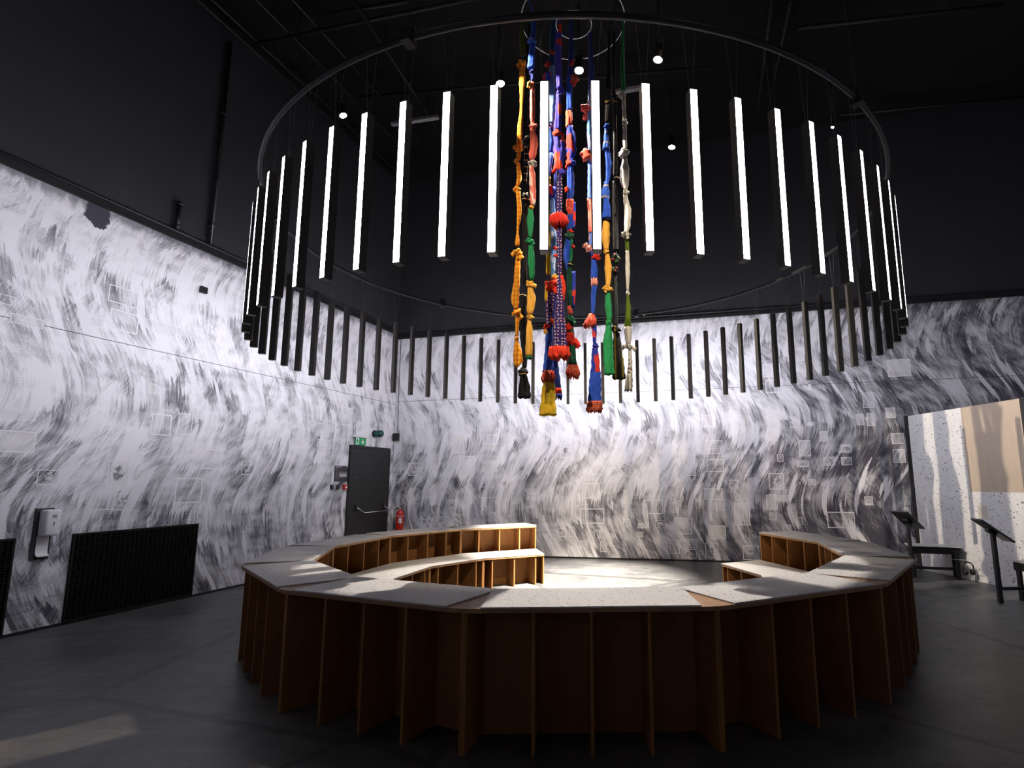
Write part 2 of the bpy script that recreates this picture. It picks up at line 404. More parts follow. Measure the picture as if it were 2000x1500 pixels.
CL = dict(
    olive=cloth('olive', (0.07, 0.08, 0.015)), orange=cloth('orange_check', (0.80, 0.20, 0.01), 'check', (0.80, 0.42, 0.04)),
    black=cloth('black', (0.008, 0.008, 0.009)), blackgold=cloth('black_gold', (0.010, 0.010, 0.011), 'bands', (0.45, 0.30, 0.10), scale=2.0),
    blackolive=cloth('black_olive_stripe', (0.009, 0.009, 0.008), 'stripe', (0.10, 0.075, 0.01), scale=0.9),
    blue=cloth('blue', (0.025, 0.085, 0.52)), bluetrim=cloth('blue_trim', (0.045, 0.13, 0.62), 'bands', (0.45, 0.36, 0.30), scale=1.3),
    navy=cloth('navy', (0.018, 0.035, 0.22)), salmon=cloth('salmon', (0.85, 0.17, 0.13)), salmonw=cloth('salmon_white', (0.85, 0.22, 0.17), 'patch', (0.75, 0.6, 0.55)),
    green=cloth('green', (0.015, 0.20, 0.075)), greenl=cloth('bright_green', (0.03, 0.34, 0.11)), gold=cloth('yellow_orange', (0.82, 0.42, 0.07)),
    yellow=cloth('yellow', (0.62, 0.40, 0.02), 'patch', (0.50, 0.36, 0.04)), denim=cloth('denim', (0.13, 0.25, 0.55), 'stripe', (0.30, 0.42, 0.68), scale=5.0),
    lightblue=cloth('light_blue', (0.12, 0.30, 0.70), 'patch', (0.45, 0.58, 0.80)), red=cloth('red', (0.58, 0.025, 0.015)), redx=cloth('red_bright', (0.72, 0.045, 0.02)),
    redpat=cloth('red_pattern', (0.52, 0.035, 0.02), 'floral', (0.65, 0.22, 0.12), (0.60, 0.35, 0.2), scale=2.2), purple=cloth('purple_blue', (0.075, 0.060, 0.52)),
    purplered=cloth('purple_red', (0.07, 0.06, 0.48), 'patch', (0.75, 0.07, 0.03), scale=0.8), dots=cloth('navy_dots', (0.035, 0.022, 0.15), 'dots', (0.70, 0.34, 0.22), (0.62, 0.5, 0.35)),
    bluered=cloth('blue_red', (0.025, 0.05, 0.42), 'patch', (0.60, 0.04, 0.03), scale=0.9), bluepink=cloth('blue_pink', (0.12, 0.22, 0.66), 'patch', (0.85, 0.38, 0.34), scale=0.6),
    plaid=cloth('red_plaid', (0.42, 0.02, 0.02), 'check', (0.60, 0.20, 0.10), scale=2.4), white=cloth('off_white', (0.66, 0.62, 0.57)),
    olivew=cloth('moss', (0.13, 0.20, 0.02)), whitefl=cloth('white_floral', (0.55, 0.52, 0.48), 'floral', (0.03, 0.07, 0.03), (0.4, 0.12, 0.12)),
    whiteolive=cloth('white_olive_stripe', (0.52, 0.50, 0.45), 'stripe', (0.10, 0.10, 0.07), scale=1.6), blackfl=cloth('black_floral', (0.010, 0.010, 0.010), 'floral', (0.42, 0.05, 0.06), (0.05, 0.20, 0.05)),
    greenred=cloth('dark_green', (0.015, 0.085, 0.05), 'patch', (0.025, 0.12, 0.065)), teal=cloth('teal', (0.01, 0.06, 0.16)), coral=cloth('coral', (0.80, 0.10, 0.055), 'floral', (0.85, 0.30, 0.2), (0.7, 0.08, 0.05), scale=1.2),
    stripew=cloth('striped_salmon', (0.75, 0.22, 0.16), 'stripe', (0.7, 0.62, 0.55), scale=3.0))

# ------------------------------------------------------------------ room shell
ZC = 8.4
def wall_frame(D, N):
    return Matrix(((D.x, N.x, 0, CORNER.x), (D.y, N.y, 0, CORNER.y), (0, 0, 1, 0), (0, 0, 0, 1)))
WL, WB = wall_frame(DL, NL), wall_frame(DB, NB)
LEN_L, LEN_B = 15.0, 13.5
floor = bmesh.new()
P0, P1, P2, P3 = CORNER, CORNER + DL * LEN_L, CORNER + DL * LEN_L + DB * LEN_B, CORNER + DB * LEN_B
def slab(name, z0, z1, mat):
    bm = bmesh.new(); add_prism(bm, [(p.x, p.y) for p in (P0, P1, P2, P3)], z0, z1); return struct(bm_obj(name, bm, mat))
floor.free()
slab('floor', -0.1, 0.0, M['floor'])
slab('ceiling', ZC, ZC + 0.1, M['ceiling'])
wall_left = struct(box('wall_left', -0.2, LEN_L, -0.2, 0.0, 0.0, ZC, M['black_wall'])); wall_left.matrix_world = WL
wall_back = struct(box('wall_back', 0.0, LEN_B, -0.2, 0.0, 0.0, ZC, M['black_wall'])); wall_back.matrix_world = WB
WR = Matrix.Translation(DB * LEN_B) @ WL
wall_right = struct(box('wall_right', 0.0, LEN_L, 0.0, 0.2, 0.0, ZC, M['black_wall'])); wall_right.matrix_world = WR
WF = Matrix.Translation(DL * LEN_L) @ WB
wall_front = struct(box('wall_front', 0.0, LEN_B, 0.0, 0.2, 0.0, ZC, M['black_wall'])); wall_front.matrix_world = WF
# mural boards, two courses with a hairline joint
T = 0.012
def boards(wall, length, mat, ztop, zj):
    inward = wall not in (wall_front, wall_right)
    w = 2.44; u = 0.014
    while u < length - 0.01:
        u1 = min(u + w - 0.0015, length)
        for z0, z1 in ((0.03, zj - 0.004), (zj + 0.004, ztop)):
            box('mural_board', u, u1, 0.0005 if inward else -T, T if inward else -0.0005, z0, z1, mat, wall)
        u += w
boards(wall_left, LEN_L - 0.03, M['mural_left'], 4.70, 3.16)
boards(wall_back, LEN_B - 0.05, M['mural_back'], 4.62, 3.22)
boards(wall_front, LEN_B - 0.03, M['mural_back'], 4.62, 3.22)  # unseen boards, added to bounce tube light back onto the bench front
boards(wall_right, LEN_L - 0.03, M['mural_left'], 4.70, 3.16)  # also added out of view, as a pale surface for bounce fill
# black cable conduits and skirting along the murals
def trim(n, pts, rad, mat):
    o = tube(n, pts, rad, mat, None, 8); struct(o); return o
def wl(u, z, off): return CORNER + DL * u + NL * off + Vector((0, 0, z))
def wb(u, z, off): return CORNER + DB * u + NB * off + Vector((0, 0, z))
o = box('trim_1', 0.0, 9.0, 0.0, 0.05, 4.70, 4.76, M['black']); o.matrix_world = WL; struct(o)
trim('trim_2', [wl(0.06, 4.80, 0.05), wl(9.0, 4.80, 0.05)], 0.018, M['pipe'])
o = box('trim_3', 0.0, LEN_B, 0.0, 0.05, 4.62, 4.68, M['black']); o.matrix_world = WB; struct(o)
trim('trim_4', [wb(0.06, 4.72, 0.05), wb(LEN_B, 4.72, 0.05)], 0.016, M['pipe'])
o = box('baseboard_back', 0.02, LEN_B, 0.0, 0.014, 0.0, 0.03, M['black']); o.matrix_world = WB; struct(o)
o = box('baseboard_left', 0.02, 9.0, 0.0, 0.014, 0.0, 0.03, M['black']); o.matrix_world = WL; struct(o)

# prints collaged into the murals
PB = []
def addp(lst, ox, oy, sc): PB.extend([(ox + a / sc, oy + b_ / sc, ox + c_ / sc, oy + d_ / sc) for a, b_, c_, d_ in lst])
addp([(345, 52, 468, 168), (388, 305, 556, 362), (388, 375, 556, 432), (132, 435, 295, 648), (397, 487, 570, 608), (1087, 435, 1153, 508), (1295, 302, 1420, 455), (1003, 620, 1160, 780), (625, 688, 708, 768), (805, 672, 888, 772), (377, 768, 560, 880), (980, 830, 1098, 978), (1108, 838, 1205, 895), (665, 915, 828, 1130), (38, 903, 116, 1003), (82, 1056, 262, 1218), (410, 1130, 590, 1262), (142, 1262, 310, 1355), (160, 1362, 305, 1465), (385, 1300, 520, 1450), (40, 1270, 140, 1408), (1280, 1048, 1340, 1126), (1140, 1126, 1228, 1190), (1572, 998, 1855, 1158), (1388, 678, 1470, 740), (1275, 498, 1400, 560), (1010, 1005, 1085, 1080), (750, 1325, 918, 1470)], 1300, 800, 5)
addp([(0, 190, 60, 270), (212, 35, 350, 210), (925, 250, 1068, 435), (482, 525, 690, 708), (460, 833, 752, 1016), (985, 605, 1088, 765), (1233, 728, 1465, 898), (187, 1077, 287, 1175), (317, 1055, 393, 1178), (630, 1100, 695, 1195), (700, 1100, 767, 1195), (452, 1225, 532, 1320), (980, 962, 1072, 1040), (985, 1052, 1085, 1210), (1160, 1013, 1230, 1075), (1245, 995, 1300, 1075), (1140, 1118, 1225, 1180), (1370, 975, 1508, 1073), (700, 1235, 778, 1360), (1207, 1270, 1243, 1310)], 1060, 860, 6.25)
addp([(388, 793, 472, 920), (440, 940, 548, 1085), (608, 975, 715, 1055), (745, 1115, 795, 1165), (590, 1165, 700, 1245), (363, 1262, 415, 1330), (390, 1367, 500, 1440), (162, 1403, 197, 1438), (203, 1398, 235, 1435), (270, 1380, 335, 1440), (612, 675, 670, 755), (605, 570, 705, 632), (78, 1180, 138, 1265), (655, 1350, 705, 1418), (65, 990, 140, 1085), (615, 785, 723, 848), (615, 852, 710, 890), (612, 897, 710, 940)], 780, 640, 3.75)
addp([(30, 362, 145, 440), (185, 265, 297, 340), (820, 335, 978, 438), (663, 545, 745, 640), (810, 640, 880, 705), (848, 803, 935, 870), (857, 905, 943, 990), (625, 680, 680, 750), (690, 675, 752, 755), (320, 490, 342, 528), (47, 465, 160, 545), (918, 1275, 978, 1335), (678, 1205, 735, 1260), (390, 790, 448, 855), (527, 875, 600, 925), (310, 733, 355, 755), (203, 730, 268, 768), (415, 953, 493, 1008), (530, 955, 600, 1005)], 1480, 600, 3.26)
PBL = list(PB); PB.clear()
addp([(5, 178, 82, 255), (380, 677, 432, 730), (460, 545, 575, 650), (0, 1155, 142, 1253), (455, 1283, 535, 1390), (738, 1358, 840, 1460), (160, 1323, 243, 1385), (623, 960, 655, 1008), (188, 558, 240, 605), (0, 585, 62, 640), (5, 1065, 150, 1120), (390, 1425, 475, 1490), (480, 1425, 545, 1490), (655, 1087, 710, 1182), (750, 1085, 800, 1180), (45, 665, 180, 735)], 0, 300, 2.143)
addp([(850, 878, 950, 1005), (1140, 1075, 1230, 1190), (1620, 945, 1690, 1062), (1770, 930, 1835, 1010), (1772, 1020, 1838, 1100), (1910, 840, 1960, 950), (1350, 1165, 1415, 1220), (1490, 790, 1530, 850), (870, 360, 985, 460), (620, 290, 765, 440)], 0, 500, 2.857)
PLL = list(PB)
addp_done = True
def print_piece(wall, u0, u1, z0, z1, rnd, side, k):
    if u0 > u1: u0, u1 = u1, u0
    if z0 > z1: z0, z1 = z1, z0
    y0, y1 = T, T + 0.0012 + 0.0004 * (k % 4)
    bw = max(0.007, min(0.016, 0.05 * min(u1 - u0, z1 - z0)))
    bm = bmesh.new()
    add_box(bm, u0, u1, y0 - 0.002, y1 - 0.0006, z0, z1, None, 0)              # sheet
    for a in ((u0, u0 + bw, z0, z1), (u1 - bw, u1, z0, z1), (u0 + bw, u1 - bw, z0, z0 + bw), (u0 + bw, u1 - bw, z1 - bw, z1)):
        add_box(bm, a[0], a[1], y0 - 0.001, y1, a[2], a[3], None, 1)
    kind = rnd.choice(['dark', 'dark', 'mid', 'mid', 'mid', 'light'])
    mats = [M['print_' + kind + side], M['print_edge']]
    if (u1 - u0) < 0.32 and z1 < 2.3 and rnd.random() < 0.35:                   # a small motif printed inside
        mats.append(M['print_figure'])
        cx_, cz_ = (u0 + u1) / 2, (z0 + z1) / 2; a_, b_ = (u1 - u0) * rnd.uniform(.18, .34), (z1 - z0) * rnd.uniform(.2, .36)
        ring = [bm.verts.new((cx_ + a_ * math.cos(i * PI / 6) * rnd.uniform(.75, 1.1), y1, cz_ + b_ * math.sin(i * PI / 6) * rnd.uniform(.75, 1.1))) for i in range(12)]
        ring2 = [bm.verts.new((v.co.x, y1 - 0.0015, v.co.z)) for v in ring]
        bm.faces.new(ring).material_index = 2
        for i in range(12): bm.faces.new((ring[i], ring[(i + 1) % 12], ring2[(i + 1) % 12], ring2[i])).material_index = 2
    bm_obj('collage_print', bm, None, wall, mats=mats)
rnd = random.Random(3)
for k, (a, b_, c_, d_) in enumerate(PBL):
    (ua, za), (ub, zb) = uzB(a, b_, T), uzB(c_, d_, T)
    print_piece(wall_back, ua, ub, max(za, 0.05), max(zb, 0.05), rnd, 'b', k)
for k, (a, b_, c_, d_) in enumerate(PLL):
    (ua, za), (ub, zb) = uzL(a, b_, T), uzL(c_, d_, T)
    print_piece(wall_left, ua, ub, max(za, 0.05), max(zb, 0.05), rnd, 'l', k)

# ------------------------------------------------------------------ ring of LED tubes
RC = Vector((0.0, 6.587, 0)); RR = 3.401; RZ = 4.44; HB, HT = 2.841, 3.955
ring = thing('suspended_ring', 'large dark steel hoop hanging from the ceiling, carrying the LED tubes', 'ring', (RC.x, RC.y, RZ))
bm = bmesh.new(); add_torus(bm, (0, 0, 0), RR, 0.023, 160, 10); bm_obj('hoop_pipe', bm, M['pipe'], ring)
for k in range(6):
    a = math.radians(-46 + 60 * k - 3); R3 = Matrix.Translation((RR * math.cos(a), RR * math.sin(a), 0)) @ Matrix.Rotation(a, 4, 'Z')
    bm = bmesh.new()
    add_box(bm, -0.05, 0.05, -0.035, 0.035, -0.045, 0.045, R3); add_box(bm, -0.012, 0.012, -0.05, 0.05, 0.045, 0.09, R3)
    bm_obj('pipe_clamp', bm, M['rig'], ring)
    tube('hanging_cable', [(RR * math.cos(a), RR * math.sin(a), 0.06), (RR * .96 * math.cos(a), RR * .96 * math.sin(a), ZC - RZ - 0.02)], 0.0035, M['rig'], ring, 6)
NTUBE = 68; PH0 = 3.7355
dep, wid = 0.064, 0.052
bm = bmesh.new(); add_box(bm, -dep / 2, dep / 2 - 0.008, -wid / 2, wid / 2, 0.0, HT - HB)
for y0_, y1_ in ((-wid / 2, -wid / 2 + 0.003), (wid / 2 - 0.003, wid / 2)): add_box(bm, dep / 2 - 0.008, dep / 2, y0_, y1_, 0.0, HT - HB)
for z0_, z1_ in ((0.0, 0.006), (HT - HB - 0.006, HT - HB)): add_box(bm, dep / 2 - 0.008, dep / 2, -wid / 2 + 0.003, wid / 2 - 0.003, z0_, z1_)
bmesh.ops.recalc_face_normals(bm, faces=bm.faces); body_me = bpy.data.meshes.new('tube_body'); bm.to_mesh(body_me); bm.free(); body_me.materials.append(M['alu'])
bm = bmesh.new(); add_box(bm, dep / 2 - 0.008, dep / 2 - 0.002, -wid / 2 + 0.003, wid / 2 - 0.003, 0.006, HT - HB - 0.006)
bmesh.ops.recalc_face_normals(bm, faces=bm.faces); diff_me = bpy.data.meshes.new('diffuser'); bm.to_mesh(diff_me); bm.free(); diff_me.materials.append(M['led'])
bm = bmesh.new(); L_ = HT - HB
for s in (-1, 1): add_tube(bm, [(-0.005, s * 0.012, L_), (-0.005, s * 0.045, RZ - HB - 0.03)], 0.0016, 5)
bm.to_mesh(wire_me := bpy.data.meshes.new('suspension_wire')); bm.free(); wire_me.materials.append(M['cable'])
for i in range(NTUBE):
    a = PH0 + 2 * PI * i / NTUBE
    if i < 22: lab = 'lit white LED tube, %s from the left along the near arc' % nth(i)
    else: lab = 'LED tube seen from its dark back, %s from the right along the far arc' % nth(i - 22)
    t_ = thing('led_tube', lab, 'light', (RC.x + RR * math.cos(a), RC.y + RR * math.sin(a), HB), a, 'LED tubes hanging from the hoop')
    link('tube_body', body_me, None, t_); link('diffuser', diff_me, None, t_); link('suspension_wire', wire_me, None, t_)

# ------------------------------------------------------------------ stepped bench
BC = Vector((0.021, 6.587, 0)); STEP = math.radians(25.714); A0 = math.radians(-90 + 1.1)
RI = 2.736; AI = RI * math.cos(STEP / 2); HALF = RI * math.sin(STEP / 2); WD = 0.562; ZT = 0.791
ZL = 0.43; ALI = 2.01; HL = ALI * math.tan(STEP / 2)
def seg_name(k):
    if k == 0: return 'nearest the camera'
    side = 'right' if k > 0 else 'left'
    return '%s on the %s from the nearest' % (nth(abs(k) - 1), side)
TW = 0.018
for k in list(range(-6, 5)):
    a = A0 + k * STEP
    Mx = Matrix.Translation((BC.x, BC.y, 0)) @ Matrix.Rotation(a, 4, 'Z')     # +x = outwards, y = along the edge
    up = thing('bench_module', 'high outer bench module with pale top, %s' % seg_name(k), 'bench', mat4=Mx, group='upper tier of the round bench')
    # pale sheet: mitred near the inner edge, straight beyond, so a wedge of bare deck shows between neighbours
    tn = math.tan(STEP / 2); mit = 0.10; hw = HALF + mit * tn - 0.003
    bm = bmesh.new(); add_prism(bm, [(AI, -HALF + 0.0015), (AI + mit, -hw), (AI + WD, -hw), (AI + WD, hw), (AI + mit, hw), (AI, HALF - 0.0015)], ZT - 0.009, ZT)
    bm_obj('top_sheet', bm, M['terrazzo'], up)
    # plywood deck carries on into the wedge
    lo = 1 if k > -6 else 0; hi = 1 if k < 4 else 0
    yo_l = (AI + WD) * tn if lo else hw; yo_h = (AI + WD) * tn if hi else hw
    chf = 0.012
    bm = bmesh.new(); add_prism(bm, [(AI + 0.002, -HALF), (AI + WD - chf, -yo_l + 0.0), (AI + WD - 0.004, -hw), (AI + WD - 0.004, hw), (AI + WD - chf, yo_h), (AI + 0.002, HALF)], ZT - 0.034, ZT - 0.0095)
    bm_obj('deck', bm, M['ply'], up)
    for tt in (-0.33, 0.0, 0.33):
        box('fin', AI + 0.012, AI + WD - 0.012, tt - TW / 2, tt + TW / 2, 0.0, ZT - 0.0345, M['mdf'], up)
    for s, end in ((-1, k == -6), (1, k == 4)):
        # half of the doubled fin standing on the joint, parallel to the joint
        r0, r1 = RI + 0.012, (AI + WD) / math.cos(STEP / 2) - 0.045
        if end:
            box('fin', AI + 0.012, AI + WD - 0.012, s * (HALF - 0.008) - TW / 2, s * (HALF - 0.008) + TW / 2, 0.0, ZT - 0.0345, M['mdf'], up)
        else:
            Rj = Matrix.Rotation(s * STEP / 2, 4, 'Z')
            y0, y1 = (0.0005, TW) if s < 0 else (-TW, -0.0005)
            box('fin', r0, r1, y0, y1, 0.0, ZT - 0.0345, M['mdf'], up, M=Rj)
    ap = AI + 0.245; hp = ap * tn - TW - 0.001
    ys = [-hp if not (k == -6) else -HALF + 0.018, -0.33, 0.0, 0.33, hp if not (k == 4) else HALF - 0.018]
    for j in range(4):
        y0 = ys[j] + (TW / 2 + 0.0005 if j else 0); y1 = ys[j + 1] - (TW / 2 + 0.0005 if j < 3 else 0)
        box('back_panel', ap - 0.008, ap + 0.008, y0, y1, 0.0, ZT - 0.0345, M['mdf'], up)
    # ---- lower tier
    lw = thing('low_bench_module', 'low inner bench module, %s' % seg_name(k), 'bench', mat4=Mx.copy(), group='lower tier of the round bench')
    ALO = AI - 0.008
    ho = ALO * tn
    bm = bmesh.new(); add_prism(bm, [(ALI, -HL + 0.0015), (ALO, -ho + 0.0015), (ALO, ho - 0.0015), (ALI, HL - 0.0015)], ZL - 0.009, ZL)
    bm_obj('top_sheet', bm, M['terrazzo'], lw)
    bm = bmesh.new(); add_prism(bm, [(ALI + 0.004, -HL), (ALO, -ho), (ALO, ho), (ALI + 0.004, HL)], ZL - 0.032, ZL - 0.0095)
    bm_obj('deck', bm, M['ply'], lw)
    for tt in (-0.33, 0.0, 0.33):
        box('fin', ALI + 0.016, ALO - 0.004, tt - TW / 2, tt + TW / 2, 0.0, ZL - 0.0325, M['mdf'], lw)
    for s, end in ((-1, k == -6), (1, k == 4)):
        if end:
            bm = bmesh.new(); q0 = (ALI + 0.016); q1 = ALO - 0.004
            add_prism(bm, [(q0, s * (q0 * tn - TW)), (q1, s * (q1 * tn - TW)), (q1, s * q1 * tn), (q0, s * q0 * tn)], 0.0, ZL - 0.0325)
            bm_obj('fin', bm, M['mdf'], lw)
        else:
            Rj = Matrix.Rotation(s * STEP / 2, 4, 'Z'); y0, y1 = (0.0005, TW) if s < 0 else (-TW, -0.0005)
            box('fin', ALI / math.cos(STEP / 2) + 0.016, ALO / math.cos(STEP / 2) - 0.008, y0, y1, 0.0, ZL - 0.0325, M['mdf'], lw, M=Rj)
    ap = ALI + 0.33; hp = ap * tn - TW - 0.001; ys = [-hp, -0.33, 0.0, 0.33, hp]
    for j in range(4):
        y0 = ys[j] + (TW / 2 + 0.0005 if j else 0); y1 = ys[j + 1] - (TW / 2 + 0.0005 if j < 3 else 0)
        box('back_panel', ap - 0.008, ap + 0.008, y0, y1, 0.0, ZL - 0.0325, M['mdf'], lw)

# ------------------------------------------------------------------ hanging knotted textiles
HZ = 7.48
hoop = thing('textile_hoop', 'wide bright steel hoop holding the knotted textiles near the ceiling', 'ring', (RC.x, RC.y, HZ))
bm = bmesh.new(); add_torus(bm, (0, 0, 0), 0.68, 0.010, 96, 8); bm_obj('hoop_rod', bm, M['steel'], hoop)
for k in range(4):
    a = PI / 4 + k * PI / 2
    tube('hoop_wire', [(0.68 * math.cos(a), 0.68 * math.sin(a), 0.01), (0.3 * math.cos(a), 0.3 * math.sin(a), ZC - HZ - 0.01)], 0.003, M['cable'], hoop, 5)
hoop2 = thing('textile_hoop', 'small bright steel hoop inside the wide textile hoop', 'ring', (RC.x + 0.01, RC.y, HZ - 0.05))
bm = bmesh.new(); add_torus(bm, (0, 0, 0), 0.235, 0.010, 64, 8); bm_obj('hoop_rod', bm, M['steel'], hoop2)
for k in range(3):
    a = 0.4 + k * 2 * PI / 3
    tube('hoop_wire', [(0.235 * math.cos(a), 0.235 * math.sin(a), 0.01), (0.08 * math.cos(a), 0.08 * math.sin(a), ZC - HZ + 0.03)], 0.003, M['cable'], hoop2, 5)

def drape_mesh(bm, pts, folds=5, flat=0.6, amp=0.16, seed=0, hem=0.0, seg=26, ext=None):
    """pts: (x, y, z, width) from top to bottom; pleated tube of cloth"""
    r_ = random.Random(seed); ph = r_.uniform(0, 6.28); tw = r_.uniform(-1.2, 1.2); ph2 = r_.uniform(0, 6.28)
    # resample
    P = []
    for (x0, y0, z0, w0), (x1, y1, z1, w1) in zip(pts, pts[1:]):
        n = max(1, int(abs(z0 - z1) / 0.028))
        for i in range(n):
            f = i / n; g = f * f * (3 - 2 * f)
            P.append((x0 + (x1 - x0) * g, y0 + (y1 - y0) * f, z0 + (z1 - z0) * f, w0 + (w1 - w0) * g))
    P.append(pts[-1]); n = len(P); rings = []
    for i, (x, y, z, w_) in enumerate(P):
        f = i / max(1, n - 1)
        rg = []
        for k in range(seg):
            a = 2 * PI * k / seg
            rr = w_ / 2 * (1 + amp * math.sin(folds * a + ph + tw * f * 2) + amp * .5 * math.sin((folds + 2) * a + ph2 - f * 5) + 0.07 * math.sin(9 * f * 6.28 * max(.3, n * .028) + ph2 + 2 * a))
            dz = 0.0
            if hem and i >= n - 2: dz = hem * math.sin(folds * a + ph + tw * 2) * (1 if i == n - 1 else .5)
            rg.append(bm.verts.new((x + rr * math.cos(a), y + rr * flat * math.sin(a), z + dz)))
        rings.append(rg)
    for A, B in zip(rings, rings[1:]):
        for k in range(seg):
            f = bm.faces.new((A[k], A[(k + 1) % seg], B[(k + 1) % seg], B[k])); f.smooth = True
    for rg, up in ((rings[0], 0.004), (rings[-1], 0.03)):
        cx_ = sum((v.co for v in rg), Vector()) / seg; c = bm.verts.new(cx_ + Vector((0, 0, up if rg is rings[-1] else 0)))
        for k in range(seg): bm.faces.new((rg[k], rg[(k + 1) % seg], c)).smooth = True
def knot_mesh(bm, c, wx, hz, seed=0, flat=0.8):
    r_ = random.Random(seed); p1, p2 = r_.uniform(0, 6), r_.uniform(0, 6); tilt = r_.uniform(-.5, .5)
    S, Rr = 20, 12; rows = []
    for i in range(1, Rr):
        th = PI * i / Rr; row = []
        for k in range(S):
            a = 2 * PI * k / S
            m_ = 1 + 0.20 * math.sin(2 * a + 3.2 * th + p1) + 0.13 * math.sin(5 * th - 2 * a + p2) + 0.07 * math.sin(6 * a + 4 * th)
            x = math.sin(th) * math.cos(a) * wx / 2 * m_; y = math.sin(th) * math.sin(a) * wx / 2 * flat * m_; z = math.cos(th) * hz / 2 * m_
            row.append(bm.verts.new((c[0] + x * math.cos(tilt) - z * math.sin(tilt), c[1] + y, c[2] + x * math.sin(tilt) + z * math.cos(tilt))))
        rows.append(row)
    for A, B in zip(rows, rows[1:]):
        for k in range(S): bm.faces.new((A[k], A[(k + 1) % S], B[(k + 1) % S], B[k])).smooth = True
    for row in (rows[0], rows[-1]):
        v = bm.verts.new(sum((q.co for q in row), Vector()) / S)
        for k in range(S): bm.faces.new((row[k], row[(k + 1) % S], v)).smooth = True
def tail_mesh(bm, c, ang, ln, w_, seed=0):
    """loose cloth end standing off a knot: a thick curled leaf"""
    r_ = random.Random(seed); n = 7; A_ = []; d = Vector((math.cos(ang), r_.uniform(-.4, .2), math.sin(ang))).normalized(); nrm = Vector((-d.z, 0, d.x)).normalized()
    for i in range(n):
        f = i / (n - 1); p = Vector(c) + d * ln * f + Vector((0, 0, -0.25 * ln * f * f)); ww = w_ * (0.25 + 0.75 * f) * (1 if f < .99 else .9) / 2
        curl = 0.35 * ww * math.sin(f * 5 + r_.uniform(0, 1)); th = 0.006
        A_.append([bm.verts.new(p + nrm * ww + Vector((0, -curl - th, 0))), bm.verts.new(p + Vector((0, curl - th, 0))), bm.verts.new(p - nrm * ww + Vector((0, -curl - th, 0))),
                   bm.verts.new(p - nrm * ww + Vector((0, -curl + th, 0))), bm.verts.new(p + Vector((0, curl + th, 0))), bm.verts.new(p + nrm * ww + Vector((0, -curl + th, 0)))])
    for A, B in zip(A_, A_[1:]):
        for k in range(6): bm.faces.new((A[k], A[(k + 1) % 6], B[(k + 1) % 6], B[k])).smooth = True
    bm.faces.new(A_[0][::-1]); bm.faces.new(A_[-1])

def strand(label, Y, parts, seed):
    """parts in photo pixels: ('c', cloth, [(y, x, width)..]) cloth length, ('k', cloth, y, x, width, height, tails) knot, ('r', cloth, [(y, x, w)..]) gathered frill"""
    top = on_y(parts[0][2][0][1], parts[0][2][0][0], Y)
    root = thing('textile_strand', label, 'textile', (top.x, Y, top.z), 0, 'knotted textile strands')
    def P(y, x): q = on_y(x, y, Y); return q.x - top.x, q.z - top.z
    ppm = lambda y, x: F / (Y * math.cos(TH) + (on_y(x, y, Y).z - HC) * math.sin(TH))
    for j, e in enumerate(parts):
        sd = seed * 100 + j; r_ = random.Random(sd)
        bm = bmesh.new()
        if e[0] in 'cr':
            q = []
            for (y, x, w_) in e[2]:
                X, Z = P(y, x); q.append((X, r_.uniform(-.012, .012), Z, w_ / ppm(y, x)))
            if e[0] == 'c': drape_mesh(bm, q, r_.choice([4, 5, 6]), 0.62, 0.14, sd, 0.008); nm = 'cloth_length'
            else: drape_mesh(bm, q, r_.choice([9, 11]), 0.8, 0.15, sd, 0.03, 40); nm = 'gathered_frill'
        else:
            _, _, y, x, w_, h_ = e[:6]; X, Z = P(y, x); pm = ppm(y, x)
            knot_mesh(bm, (X, -0.01, Z), w_ / pm, h_ / pm, sd); nm = 'knot'
            for ang, ln in (e[6] if len(e) > 6 else ()):
                tail_mesh(bm, (X, -0.02, Z), math.radians(ang), ln / pm, 0.75 * ln / pm, sd + int(ang))
        bm_obj(nm, bm, CL[e[1]], root, True)
    # cord tying the strand to the nearer hoop
    best = None
    for hr, hz, hx in ((0.68, HZ, RC.x), (0.235, HZ - 0.05, RC.x + 0.01)):
        dx, dy = top.x - hx, Y - RC.y; r_ = math.hypot(dx, dy) or 1e-3
        p = Vector((hx + dx / r_ * hr - top.x, RC.y + dy / r_ * hr - Y, hz - top.z))
        if best is None or p.length < best.length: best = p
    tube('tie_cord', [(0, 0, -0.06), best], 0.008, CL[parts[0][1]], root, 6)
    return root
Y0 = RC.y
strand('orange and yellow checked strand with many knots, leftmost of the hanging textiles', Y0, [
    ('c', 'olive', [(40, 1019, 5), (70, 1019, 8), (108, 1021, 11)]), ('k', 'orange', 126, 1020, 14, 16, [(200, 11), (330, 8)]),
    ('c', 'orange', [(132, 1020, 9), (158, 1020, 11), (182, 1019, 7), (211, 1018, 5), (250, 1015, 8), (284, 1014, 9)]), ('k', 'orange', 290, 1013, 17, 13, [(170, 11)]),
    ('c', 'orange', [(294, 1013, 7), (312, 1012, 7)]), ('k', 'orange', 316, 1009, 10, 9), ('c', 'orange', [(318, 1012, 7), (347, 1014, 9), (362, 1012, 8)]), ('k', 'orange', 370, 1010, 12, 13, [(190, 8)]),
    ('c', 'orange', [(374, 1012, 8), (410, 1014, 9), (450, 1011, 4), (480, 1010, 8)]), ('k', 'orange', 494, 1011, 17, 14, [(200, 13), (315, 14), (280, 12)]),
    ('c', 'orange', [(498, 1012, 9), (540, 1010, 11), (585, 1006, 15), (604, 1008, 8)]), ('k', 'orange', 611, 1010, 17, 12, [(195, 10), (320, 13)]),
    ('c', 'orange', [(614, 1011, 8), (640, 1010, 7), (656, 1009, 6)]), ('k', 'orange', 662, 1009, 9, 8), ('c', 'orange', [(665, 1009, 7), (690, 1011, 15), (705, 1012, 17), (717, 1010, 6)])], 1)
